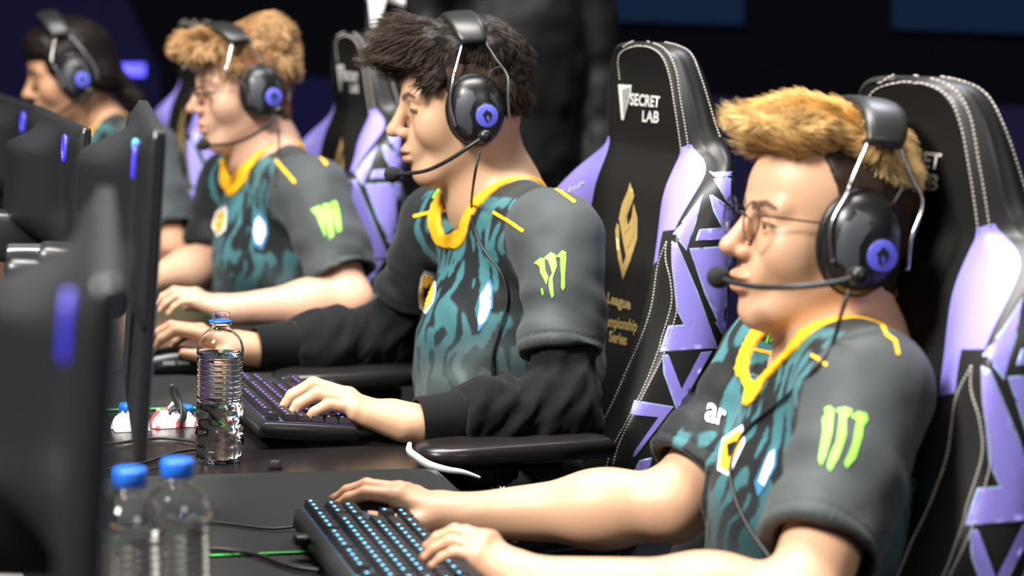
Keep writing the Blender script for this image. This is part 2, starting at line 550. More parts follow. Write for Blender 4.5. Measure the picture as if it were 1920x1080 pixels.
# desk mats with green stitched rims
m_matc = mat('mat_cloth', (0.021, 0.022, 0.021), 0.85, spec=0.15, bump=(900, 0.25, 0.0006))
m_green = mat('green_stitch', (0.05, 0.55, 0.08), 0.6)
def deskmat(a0, a1, b0, b1, label):
    t = thing('desk_mat', label, 'desk mat', tuple(T((a0 + a1) / 2, (b0 + b1) / 2)), 0, 'desk mats in front of the players')
    c = T((a0 + a1) / 2, (b0 + b1) / 2, 0.002); s = (a1 - a0, b1 - b0)
    r = 0.03; pts = []
    for (sx, sy, a) in ((1, 1, 0), (-1, 1, 90), (-1, -1, 180), (1, -1, 270)):
        for k in range(5):
            w = math.radians(a + 22.5 * k)
            pts.append((sx * (s[0] / 2 - r) + r * math.cos(w), sy * (s[1] / 2 - r) + r * math.sin(w)))
    P = [c + FACE * x + ROW * y for x, y in pts]
    v, f = prism(P, -UP * 0.0015, UP * 0.002); mk('mat_sheet', v, f, m_matc, t, smooth=False)
    v, f = tube(P[12:18], 0.0013, 6); mk('stitched_rim', v + UP * 0.001, f, m_green, t)
m1b = (atz(845, 1030, TZ) - E0) @ ROW; m1t = (atz(600, 889, TZ) - E0) @ ROW
deskmat(-0.005 + 0.02, 0.44, m1b, m1t, 'black cloth desk mat under the mouse of the blond player')
m2b = (atz(400, 768, TZ) - E0) @ ROW
deskmat(0.015, 0.44, m2b, m2b + 0.43, 'black cloth desk mat beyond the white crumpled packet')
deskmat(0.015, 0.44, m2b + 1.1, m2b + 1.53, 'black cloth desk mat under the hands of the ginger haired player')
# ribbed strip of the desk below the first mat
m_rib = mat('ribbed_rubber', (0.024, 0.023, 0.022), 0.6, spec=0.3)
nt = m_rib.node_tree; tc = nt.nodes.new('ShaderNodeTexCoord'); wv = nt.nodes.new('ShaderNodeTexWave'); wv.inputs['Scale'].default_value = 95; wv.bands_direction = 'X'
bp = nt.nodes.new('ShaderNodeBump'); bp.inputs['Strength'].default_value = 0.8; bp.inputs['Distance'].default_value = 0.002
nt.links.new(tc.outputs['Object'], wv.inputs['Vector']); nt.links.new(wv.outputs['Fac'], bp.inputs['Height']); nt.links.new(bp.outputs['Normal'], nt.nodes['Principled BSDF'].inputs['Normal'])
rt = thing('ribbed_mat', 'ribbed dark rubber mat next to the green mat rim', 'rubber mat', tuple(T(0.45, m1b - 0.35)), math.atan2(FACE[1], FACE[0]))
v, f = rbox((0.86, 0.62, 0.003), 0.001, 1, center=T(0.46, m1b - 0.325, 0.0025), ax=np.array([FACE, ROW, UP])); mk('ribbed_sheet', v, f, m_rib, rt)

# flight case with a bright corner behind the third chair
m_case = mat('case_black', (0.008, 0.008, 0.009), 0.5)
m_pale = mat('pale_metal', (0.75, 0.72, 0.74), 0.35, 0.3)
m_white = mat('bright_white', (0.85, 0.86, 0.84), 0.5)
D = 5.9
a, b, c = atd(727, -4, D), atd(850, 22, D - 0.05), None
ft = thing('flight_case', 'tall black equipment case with a pale top edge behind the chairs', 'equipment case', (float(a[0] + b[0]) / 2, float(a[1] + b[1]) / 2 + .2, 0))
base = [V3(a[0] - .05, a[1], 0), V3(b[0], b[1], 0), V3(b[0] + .05, b[1] + .4, 0), V3(a[0], a[1] + .4, 0)]
tops = [V3(a[0] - .05, a[1], a[2] + .006), b, V3(b[0] + .05, b[1] + .4, b[2]), V3(a[0], a[1] + .4, a[2])]
v, f = loft([base, tops]); mk('case_body', v, f, m_case, ft, smooth=False)
v, f = tube([tops[0], tops[1]], 0.012, 8); mk('top_edge', v, f, m_pale, ft)
w = [atd(x, y, D - 0.08) for x, y in ((690, -20), (728, -20), (716, 22), (706, 50), (697, 50))]
v, f = prism(w, V3(0, 0, 0), V3(0, 0.05, 0)); mk('white_corner', v, f, m_white, ft, smooth=False)

# ================================================================== gaming chairs
m_suede = mat('chair_suede', (0.0085, 0.008, 0.007), 0.85, spec=0.15, bump=(700, 0.12, 0.0005))
m_leather = mat('chair_leather', (0.016, 0.0155, 0.0145), 0.42, spec=0.45, bump=(420, 0.18, 0.0006))
m_purple = mat('chair_purple', srgb('9187e0'), 0.4, spec=0.5, bump=(420, 0.12, 0.0005))
m_piping = mat('pale_piping', srgb('a9c4e4'), 0.5)
m_thread = mat('pale_thread', srgb('b0a9a4'), 0.6)
m_gold = mat('gold_print', srgb('b49a5e'), 0.45, 0.35)
m_silver = mat('silver_print', srgb('dadad6'), 0.4, 0.1)
m_plastic = mat('black_plastic', (0.012, 0.012, 0.012), 0.35)
m_pad = mat('armrest_pad', (0.012, 0.011, 0.011), 0.3, spec=0.5)
m_seat = mat('seat_black', (0.008, 0.008, 0.008), 0.5)

PHI = math.radians(24)
CFACE = V3(-math.cos(PHI), -math.sin(PHI), 0); CLEFT = V3(math.sin(PHI), -math.cos(PHI), 0)
CD = 3.66
CO = atd(1212, 200, CD); CO = V3(CO[0], CO[1], 0)          # a point of the symmetry plane of the second chair
CROT = math.atan2(CFACE[1], CFACE[0])
def cs(x, y, s): return atplane(x, y, CO + CLEFT * s, CLEFT)   # sight line meets the plane s to the chair's left
def cmirror(p): return p - 2 * CLEFT * ((p - CO) @ CLEFT)
# rows down the backrest: front panel seam A, bolster front edge B, rear edge C (pixels, side offset)
ROWS = [
    ((1196, 87, .010), (1200, 79, .012), (1240, 78, .012)),
    ((1221, 91, .052), (1232, 84, .060), (1270, 86, .058)),
    ((1241, 106, .080), (1252, 96, .090), (1296, 101, .092)),
    ((1256, 144, .097), (1268, 132, .108), (1317, 146, .114)),
    ((1264, 190, .109), (1276, 180, .121), (1331, 190, .128)),
    ((1271, 235, .116), (1283, 228, .129), (1342, 226, .137)),
    ((1279, 284, .120), (1293, 276, .135), (1353, 260, .145)),
    ((1270, 300, .115), (1322, 292, .155), (1363, 285, .172)),
    ((1259, 322, .112), (1334, 320, .188), (1369, 305, .202)),
    ((1246, 352, .111), (1316, 350, .204), (1372, 340, .218)),
    ((1239, 382, .112), (1297, 380, .215), (1374, 375, .228)),
    ((1234, 435, .114), (1264, 430, .226), (1374, 435, .238)),
    ((1226, 500, .120), (1256, 480, .232), (1370, 510, .243)),
    ((1212, 560, .128), (1257, 540, .236), (1362, 575, .246)),
    ((1196, 620, .135), (1254, 600, .238), (1354, 640, .247)),
    ((1172, 690, .142), (1240, 655, .239), (1344, 710, .248)),
    ((1140, 760, .147), (1210, 722, .240), (1330, 785, .247)),
    ((1112, 830, .148), (1172, 800, .240), (1312, 860, .245)),
    ((1085, 900, .148), (1146, 862, .240), (1296, 930, .243)),
    ((1060, 970, .148), (1128, 930, .238), (1282, 1000, .240)),
]
chair = thing('gaming_chair', 'PLACEHOLDER', 'gaming chair', tuple(CO), CROT, 'gaming chairs along the desk')
A_, B_, C_ = [], [], []
for a, b, c in ROWS:
    A_.append(cs(*a)); B_.append(cs(*b)); C_.append(cs(*c))
rings = []; cats = []
for i, (a, b, c) in enumerate(zip(A_, B_, C_)):
    wing = 1.0 if i >= 7 else 0.0
    thick = c - b
    am = cmirror(a); bm_, cm = cmirror(b), cmirror(c)
    dish = -CFACE * (0.006 if i > 2 else 0.0)
    mid = (a + am) / 2 + dish
    back = c - CLEFT * 0.03 - CFACE * 0.028; 
    rise = a * 0.45 + b * 0.55 + CFACE * (0.012 * wing)
    edge1 = b + CLEFT * 0.004 + unit(c - b) * 0.008
    side = (b + c) / 2 + CLEFT * (0.010 if wing else 0.006)
    half_ = [mid, mid * .5 + a * .5, a * .98 + mid * .02, a, a * 0.85 + b * 0.15 + CFACE * 0.004, rise, b, edge1, b * .7 + c * .3 + CLEFT * .008, side, b * .3 + c * .7 + CLEFT * .008, c, back]
    mir = [cmirror(p) for p in half_[1:]]
    rings.append(half_ + [(back + cmirror(back)) / 2 - CFACE * 0.004] + mir[::-1])
n = len(rings[0])
# rounded top: shrink caps
v, f = loft(rings[::1], closed=True, caps=True)
midx = []
for q in f:
    if len(q) != 4: midx.append(0); continue
    i = q[0] // n; k = min(q[0] % n, q[1] % n)
    k = q[0] % n
    kk = k if k <= 12 else (n - 1 - k)
    if kk <= 2: midx.append(0)
    elif kk <= 5: midx.append(2 if 6 <= i <= (10 if kk == 5 else 11) else 1)
    else: midx.append(1)
back = mk('backrest', v, f, [m_suede, m_leather, m_purple], chair, True, midx=midx)
sd = back.modifiers.new('s', 'SUBSURF'); sd.levels = 1; sd.render_levels = 2
dg = bpy.context.evaluated_depsgraph_get(); ev = back.evaluated_get(dg); me = ev.to_mesh()
MW = np.array(Matrix.Translation(Vector(CO)) @ Matrix.Rotation(CROT, 4, 'Z'))
bv = np.array([x.co[:] for x in me.vertices]) @ MW[:3, :3].T + MW[:3, 3]; bf = [p.vertices[:] for p in me.polygons]; ev.to_mesh_clear()
CT = [bvh(bv, bf)]
bvm = np.array([cmirror(p) for p in bv])
# --- prints on the front panel
V0 = [(1160, 158), (1185, 159), (1184, 173), (1170, 225), (1166, 224)]
decal('wedge_logo', [V0], CT, m_silver, chair, 0.001, 5)
decal('wedge_facet', [[(1168, 168), (1183, 163), (1171, 218)]], CT, mat('silver_shade', srgb('9aa09a'), 0.4, 0.2), chair, 0.0018, 4)
text_decal('chair_lettering', 'SECRET', ((1183, 174), (1239, 180), (1237, 202), (1182, 197)), CT, m_silver, chair, 0.0012, 0.03)
text_decal('chair_lettering', 'LAB', ((1206, 207), (1238, 208), (1236, 231), (1205, 228)), CT, m_silver, chair, 0.0012, 0.03)
def z3(p): return [(1080 + x / 3.375, 320 + y / 3.375) for x, y in p]
emb = [z3([(345, 75), (372, 160), (325, 290), (330, 350), (355, 300), (368, 205), (392, 300), (390, 430), (350, 560), (300, 690), (270, 560), (252, 380), (262, 330), (275, 350), (278, 470), (300, 600), (320, 540), (300, 440), (275, 300), (295, 210), (330, 130)]),
       z3([(345, 330), (372, 300), (372, 400), (330, 500), (310, 470), (352, 400), (350, 350), (312, 400), (296, 330), (318, 230), (345, 170), (330, 260), (312, 330), (318, 360)])]
decal('gold_emblem', [emb[0]], CT, m_gold, chair, 0.001, 5)
decal('gold_emblem', [emb[1]], CT, m_gold, chair, 0.0016, 5)
text_decal('gold_lettering', 'League', (z3([(205, 770), (352, 810), (345, 905), (200, 860)])), CT, m_gold, chair, 0.001, 0.03)
text_decal('gold_lettering', 'Championship', (z3([(150, 905), (395, 945), (385, 1045), (150, 1000)])), CT, m_gold, chair, 0.001, 0.02)
text_decal('gold_lettering', 'Series', (z3([(215, 1010), (330, 1035), (322, 1110), (212, 1085)])), CT, m_gold, chair, 0.001, 0.03)
# --- purple appliques on the side, each with a pale rim
def z4(p): return [(1080 + x / 3.6, 600 + y / 3.6) for x, y in p]
SIDE = [
    z3([(610, 455), (640, 470), (760, 770), (880, 1085), (560, 1085), (600, 985), (690, 985), (640, 870), (612, 620)]),
    z4([(740, 40), (720, -30), (870, -10), (945, 185), (575, 207), (635, 42)]),
    z3([(722, 500), (985, 482), (985, 850), (935, 1040), (820, 770)]),
    z3([(700, 495), (625, 395), (690, 320), (800, 160), (745, 340)]),
    z3([(765, 440), (790, 375), (985, 360), (985, 430)]),
    z3([(850, 165), (870, 165), (985, 250), (1000, 355), (925, 355), (880, 260)]),
    z3([(880, 60), (1010, 45), (1010, 230), (960, 200)]),
    z3([(850, 5), (870, 15), (985, 8), (1000, 30), (900, 40), (880, 30)]),
    z4([(590, 245), (625, 240), (710, 465), (835, 225), (908, 215), (745, 505), (680, 600), (600, 360)]),
    z4([(970, 265), (935, 290), (830, 500), (880, 520), (960, 380)]),
    z4([(400, 552), (650, 590), (410, 900), (385, 915), (395, 880), (555, 655), (375, 637)]),
    z4([(680, 675), (720, 740), (665, 800), (612, 775)]),
    z4([(430, 955), (505, 935), (490, 990), (440, 1040), (395, 1075), (385, 1040)]),
    z4([(600, 820), (640, 830), (575, 930), (548, 935)]),
    z4([(945, 20), (1010, 0), (995, 110)]),
]
for q in SIDE:
    c = np.mean(q, 0)
    big = [tuple(c + (np.array(p) - c) * (1 + 3.0 / max(np.linalg.norm(np.array(p) - c), 8))) for p in q]
    decal('side_trim', [big], CT, m_piping, chair, 0.0008, 8)
    decal('side_applique', [q], CT, m_purple, chair, 0.0016, 8)
# --- stitching, drawn as short raised threads on the seams
def stitches(lines, parent, r=0.0011):
    for ln in lines:
        parts = []
        p = smooth_path([(x, y, 0) for x, y in ln], 10)[:, :2]
        seg = np.r_[0, np.cumsum(np.linalg.norm(np.diff(p, axis=0), axis=1))]
        t = 0.0; L = seg[-1]
        while t < L:
            q = [np.array([np.interp(t + d, seg, p[:, 0]), np.interp(t + d, seg, p[:, 1])]) for d in (0, 4.2)]
            hit = []
            for x, y in q:
                dn = Vector(unit(ray(x, y))); h = CT[0].ray_cast(Vector(CAM), dn)
                if h[0] is not None: hit.append(np.array(h[0] + (h[1] if h[1].dot(dn) < 0 else -h[1]) * 0.0008))
            if len(hit) == 2 and np.linalg.norm(hit[0] - hit[1]) < 0.02: parts.append(tube(hit, r, 5))
            t += 6.0
        v, f = join(*parts); mk('stitching', v, f, m_thread, parent)
stitches([
    [(1163, 150), (1160, 110), (1172, 93), (1196, 87), (1222, 91), (1243, 108), (1256, 144), (1264, 190), (1271, 235), (1278, 283)],
    [(1168, 88), (1190, 78), (1222, 81), (1250, 96), (1267, 130), (1277, 190), (1284, 230), (1291, 275)],
    [(1235, 78), (1270, 86), (1296, 102), (1314, 146), (1328, 190), (1340, 230), (1350, 258)],
    z3([(575, 450), (520, 600), (480, 860), (410, 1070)]) + z4([(350, 330), (240, 580), (150, 750)]),
    z3([(575, 450), (570, 560), (600, 700), (605, 850), (540, 1070)]) + z4([(560, 200), (470, 430), (340, 690), (250, 860), (205, 1000)]),
    z3([(610, 455), (612, 600), (640, 790), (635, 900), (590, 1060)]) + z4([(590, 240), (460, 500), (300, 820), (245, 1000)]),
], chair)
decal('wing_script', [stroke([(1066, 362), (1071, 351), (1075, 359), (1080, 349), (1084, 355), (1089, 344), (1096, 343)], 3)], CT, m_silver, chair, 0.001, 4)
# --- lumbar knob
k0 = CT[0].ray_cast(Vector(CAM), Vector(unit(ray(1302, 768))))
if k0[0] is not None:
    v, f = lathe([(0.0, 0.045), (0.018, 0.044), (0.024, 0.038), (0.027, 0.02), (0.027, 0.0), (0.02, -0.01)], 24, np.array(k0[0]), CLEFT)
    mk('lumbar_knob', v, f, m_plastic, chair)
# --- seat, armrests, base
bot = (rings[-1][0] + rings[-1][0]) / 2
HZ = 0.40
SC = V3(CO[0], CO[1], 0); bn = float((bot - SC) @ CFACE)
AXC = np.array([CFACE, CLEFT, UP])
def cp(n_, s_, z_): return SC + CFACE * n_ + CLEFT * s_ + UP * z_
v, f = rbox((0.50, 0.40, 0.09), 0.035, 4, cp(bn + 0.28, 0, 0.44), AXC); o = mk('seat_cushion', v, f, m_seat, chair)
for s_ in (-1, 1):
    v, f = rbox((0.50, 0.07, 0.10), 0.03, 4, cp(bn + 0.28, s_ * 0.225, 0.455), AXC); mk('seat_bolster', v, f, m_leather, chair)
v, f = rbox((0.14, 0.40, 0.25), 0.03, 3, cp(bn + 0.0, 0, 0.48), AXC); mk('recline_bracket', v, f, m_plastic, chair)
ARM = {}
for s_ in (1, -1):
    top = cp(bn + 0.165, s_ * 0.305, 0.738)
    g = [( -.155, -.034), (-.16, 0), (-.155, .034), (-.05, .046), (.08, .049), (.13, .042), (.152, .02), (.155, 0), (.152, -.02), (.13, -.042), (.08, -.049), (-.05, -.046)]
    lay_ = []
    for sc, z in ((0.80, -0.013), (0.95, -0.012), (1.0, -0.006), (1.0, 0.004), (0.95, 0.012), (0.82, 0.015)):
        lay_.append([top + CFACE * x * sc * .92 + CLEFT * y * sc + UP * z for x, y in g])
    v, f = loft(lay_); pad = mk('armrest_pad', v, f, m_pad, chair)
    v, f = join(rbox((0.06, 0.03, 0.22), 0.008, 2, top + UP * -0.125, AXC), rbox((0.14, 0.05, 0.03), 0.008, 2, top + UP * -0.03, AXC), rbox((0.05, 0.12, 0.03), 0.008, 2, cp(bn + 0.165, s_ * 0.25, 0.46), AXC))
    mk('armrest_post', v, f, m_plastic, chair); ARM[s_] = top
v, f = join(lathe([(0.03, 0.1), (0.03, 0.24), (0.045, 0.24), (0.045, 0.36), (0.11, 0.39), (0.11, 0.40)], 20, cp(bn + 0.28, 0, 0))); mk('gas_lift', v, f, m_steel, chair)
for k in range(5):
    w = 2 * math.pi * k / 5; d = CFACE * math.cos(w) + CLEFT * math.sin(w); c0 = cp(bn + 0.28, 0, 0)
    v, f = tube([c0 + UP * .11 + d * .03, c0 + UP * .10 + d * .18, c0 + UP * .075 + d * .32], [.03, .025, .018], 8); mk('base_leg', v, f, m_plastic, chair)
    v, f = lathe([(0.012, -.028), (0.03, -.024), (0.03, .024), (0.012, .028)], 16, c0 + d * .32 + UP * .031, np.cross(d, UP)); mk('caster', v, f, m_plastic, chair)

def copy_tree(o, parent=None):
    c = o.copy(); COL.objects.link(c)
    if parent is not None: c.parent = parent
    for ch in list(o.children): copy_tree(ch, c)
    return c
def place_chair(px, py, d, phi, label, zs=1.0):
    c = copy_tree(chair)
    # put the point of the backrest seen at (1212,200) on the second chair where (px,py,d) is
    P = atd(px, py, d); c.location = (P[0], P[1], c.location.z + P[2] - REFZ)
    c.rotation_euler = (0, 0, math.atan2(-math.sin(math.radians(phi)), -math.cos(math.radians(phi))))
    c.location.z = 0; c.scale = (1, 1, zs)
    c['label'] = label
    return c
REFZ = atd(1212, 200, CD)[2]
chair['label'] = 'black and purple gaming chair behind the player in long black sleeves'
CH1 = place_chair(1716, 270, 2.60, 26, 'black and purple gaming chair behind the blond player in round glasses')
CH3 = place_chair(662, 150, 4.80, 21, 'black and purple gaming chair behind the ginger haired player', 0.978)
CH4 = place_chair(362, 150, 5.80, 22, 'black and purple gaming chair behind the long haired player', 0.972)

# ================================================================== the players
def pj(t): return atd(*t)
def rot_frame(yaw, pitch=0.0, roll=0.0):
    y, a, r = map(math.radians, (yaw, pitch, roll))
    f0 = V3(-math.cos(y), -math.sin(y), 0); l0 = V3(math.sin(y), -math.cos(y), 0)
    f = f0 * math.cos(a) + UP * math.sin(a); u = UP * math.cos(a) - f0 * math.sin(a)
    l = l0 * math.cos(r) + u * math.sin(r); u2 = u * math.cos(r) - l0 * math.sin(r)
    return np.array([f, l, u2])
class Head:
    def __init__(self, cup, d, yaw, pitch, roll=0.0, s=1.0):
        self.A = rot_frame(yaw, pitch, roll); self.s = s
        self.H = atd(cup[0], cup[1], d) - self.A[1] * 0.092 * s
    def p(self, x, y, z): return self.H + self.s * (self.A[0] * x + self.A[1] * y + self.A[2] * z)
    def pts(self, P): return self.H + self.s * (np.asarray(P, float) @ self.A)
    def loc(self, P): return ((np.asarray(P) - self.H) @ self.A.T) / self.s
    def ell(self, c, r): return ell(self.p(*c), np.array(r) * self.s, self.A)
    def cone(self, a, b, ra, rb): return cone(self.p(*a), self.p(*b), ra * self.s, rb * self.s)
def head_sdf(F, h, face=1.0, lips=1.0, slit=0.0032, nose=1.0):
    add = lambda pr, k: F.op(pr, k)
    add(h.ell((-.013, 0, .040), (.088, .074, .084)), 0)
    add(h.ell((.027, 0, -.016), (.059, .060, .084)), .03)
    add(h.ell((.034, 0, .046), (.061, .061, .056)), .03)
    for y in (-1, 1):
        add(h.cone((.0, y * .050, -.044), (.058, y * .020, -.090), .017, .014), .03)
        add(h.ell((.056, y * .041, -.022), (.030, .024, .030)), .022)
        add(h.cone((.083, y * .012, .023), (.077, y * .045, .024), .009, .008), .014)
    add(h.ell((.070, 0, -.094), (.018, .021, .017)), .03)
    add(h.ell((.082, 0, -.052), (.017, .028, .026)), .016)
    for y in (-1, 1):
        F.op(h.ell((.100, y * .031, .004), (.014, .017, .011)), .012, 'sub')
    add(h.cone((.089, 0, .020), (.104 + .005 * nose, 0, -.020), .0065, .0105), .012)
    add(h.ell((.108 + .006 * nose, 0, -.026), (.011, .0115, .0095)), .008)
    for y in (-1, 1):
        add(h.ell((.099, y * .0125, -.030), (.0105, .0072, .0078)), .006)
        add(h.ell((.0755, y * .032, .004), (.0155, .0155, .0145)), .004)
        F.op(h.ell((.0955, y * .033, .002), (.0085, .0130, slit)), .0012, 'sub', pad=.01)
        add(h.ell((-.008, y * .076, -.002), (.020, .008, .031)), .006)
    add(h.ell((.096, 0, -.0565), (.0095 * lips, .021, .0065)), .005)
    add(h.ell((.0945, 0, -.0690), (.0095 * lips, .018, .0070)), .005)
    F.op(h.ell((.106, 0, -.0625), (.010, .024, .0016)), .0035, 'sub', pad=.01)

FINGERS = [  # knuckle x, y; three lengths; three radii
    (.092, .027, (.043, .026, .021), (.0098, .0085, .0076)),
    (.095, .008, (.047, .030, .022), (.0100, .0087, .0077)),
    (.089, -.012, (.043, .027, .022), (.0094, .0082, .0073)),
    (.080, -.030, (.034, .020, .019), (.0084, .0072, .0065)),
]
class Hand:
    def __init__(self, W, M_, right, pose, thumb, tilt=0.0, s=None, arch=0.0):
        """W wrist, M_ middle knuckle; pose: per finger (splay, flex1, flex2, flex3) degrees; thumb: list of 3 local points."""
        W = np.asarray(W, float); f = unit(M_ - W); up0 = UP if abs(f[2]) < .9 else V3(f[1], -f[0], 0) if False else (UP if abs(f[2]) < .9 else V3(.94, .35, 0) * (-1 if right else 1)); u = unit(up0 - f * (up0 @ f)); y = np.cross(u, f) * (1 if right else -1)
        t = math.radians(tilt); y, u = y * math.cos(t) + u * math.sin(t), u * math.cos(t) - y * math.sin(t)
        self.W, self.f, self.u, self.y = W, f, u, y
        self.s = s or np.linalg.norm(M_ - W) / .095
        self.chains = []
        for (kx, ky, L, r), (sp, a1, a2, a3) in zip(FINGERS, pose):
            a = math.radians(sp); d0 = f * math.cos(a) + y * math.sin(a)
            P = [self.p(kx, ky, 0.0 - abs(ky - .008) * .18)]; ang = 0
            for l, da in zip(L, (a1, a2, a3)):
                ang += math.radians(da)
                P.append(P[-1] + self.s * l * (d0 * math.cos(ang) - u * math.sin(ang)))
            self.chains.append((P, [x * self.s for x in r]))
        self.thumb = [self.p(*q) for q in thumb]
        self.tips = [c[0][-1] for c in self.chains] + [self.thumb[-1]]
    def p(self, x, y, z): return self.W + self.s * (self.f * x + self.y * y + self.u * z)
    def sdf(self, F):
        s = self.s
        for (kx, ky, L, r) in FINGERS:
            F.op(cone(self.p(.005, ky * .55, -.004), self.p(kx - .004, ky, -.005 - abs(ky - .008) * .18), .0165 * s, .0125 * s), .012)
        F.op(cone(self.p(-.01, .0, -.002), self.p(.03, 0, -.004), .024 * s, .022 * s), .02)
        F.op(cone(self.p(.015, -.024, -.012), self.p(.06, -.027, -.012), .013 * s, .011 * s), .012)
        t = self.thumb
        F.op(cone(self.p(.018, .018, -.010), t[0], .017 * s, .0135 * s), .014)
        F.op(cone(t[0], t[1], .0125 * s, .0108 * s), .006)
        F.op(cone(t[1], t[2], .0108 * s, .0085 * s), .004)
        for P, r in self.chains:
            rr = [r[0] * 1.05, r[0] * .97, r[1] * .95, r[2] * .86]
            F.op(ell(P[0], (r[0] * 1.08,) * 3), .010, pad=.01)
            for i in range(3):
                F.op(cone(P[i], P[i + 1], rr[i], rr[i + 1]), .0035 if i else .005, pad=.01)
def mesh_normals(v, f):
    n = np.zeros_like(v); c = np.cross(v[f[:, 2]] - v[f[:, 0]], v[f[:, 3]] - v[f[:, 1]])
    for i in range(4): np.add.at(n, f[:, i], c)
    return n / (np.linalg.norm(n, axis=1)[:, None] + 1e-12)
def mixc(a, b, t): t = np.clip(t, 0, 1)[:, None]; return np.asarray(a) * (1 - t) + np.asarray(b) * t
def sstep(a, b, x): t = np.clip((x - a) / (b - a), 0, 1); return t * t * (3 - 2 * t)

m_skin = attr_mat('skin', 'col', 0.46, spec=0.4, sss=0.10)
m_jersey = attr_mat('jersey_cloth', 'col', 0.62, spec=0.25, sheen=0.08, bump=(1500, 0.10, 0.0004))
m_yellow = mat('yellow_ribbing', srgb('f0b41e'), 0.6, bump=(900, 0.2, 0.0005))
m_black_cloth = mat('black_cotton', (0.006, 0.006, 0.0065), 0.85, spec=0.15, sheen=0.06, bump=(900, 0.2, 0.0005))
m_trouser = mat('black_trousers', (0.008, 0.008, 0.009), 0.75, spec=0.3)
m_hair = attr_mat('hair_strands', 'col', 0.5, spec=0.22)
m_eye = attr_mat('eye_surface', 'col', 0.12, spec=0.6)
m_lime = mat('lime_print', srgb('8fe04a'), 0.5)
m_limed = mat('lime_shade', srgb('4fae33'), 0.5)
m_pwhite = mat('white_print', srgb('e8e8ea'), 0.5)
m_pblue = mat('blue_print', srgb('3c7ba6'), 0.5)
m_pyell = mat('yellow_print', srgb('f2b632'), 0.5)
m_pblack = mat('black_print', (0.008, 0.008, 0.008), 0.5)
m_nail = mat('fingernail', (0.75, 0.42, 0.34), 0.25)

class Person: pass
def seg_d(P, a, b):
    ba = b - a; t = np.clip(((P - a) @ ba) / (ba @ ba), 0, 1); return np.linalg.norm(P - a - t[:, None] * ba, axis=1)

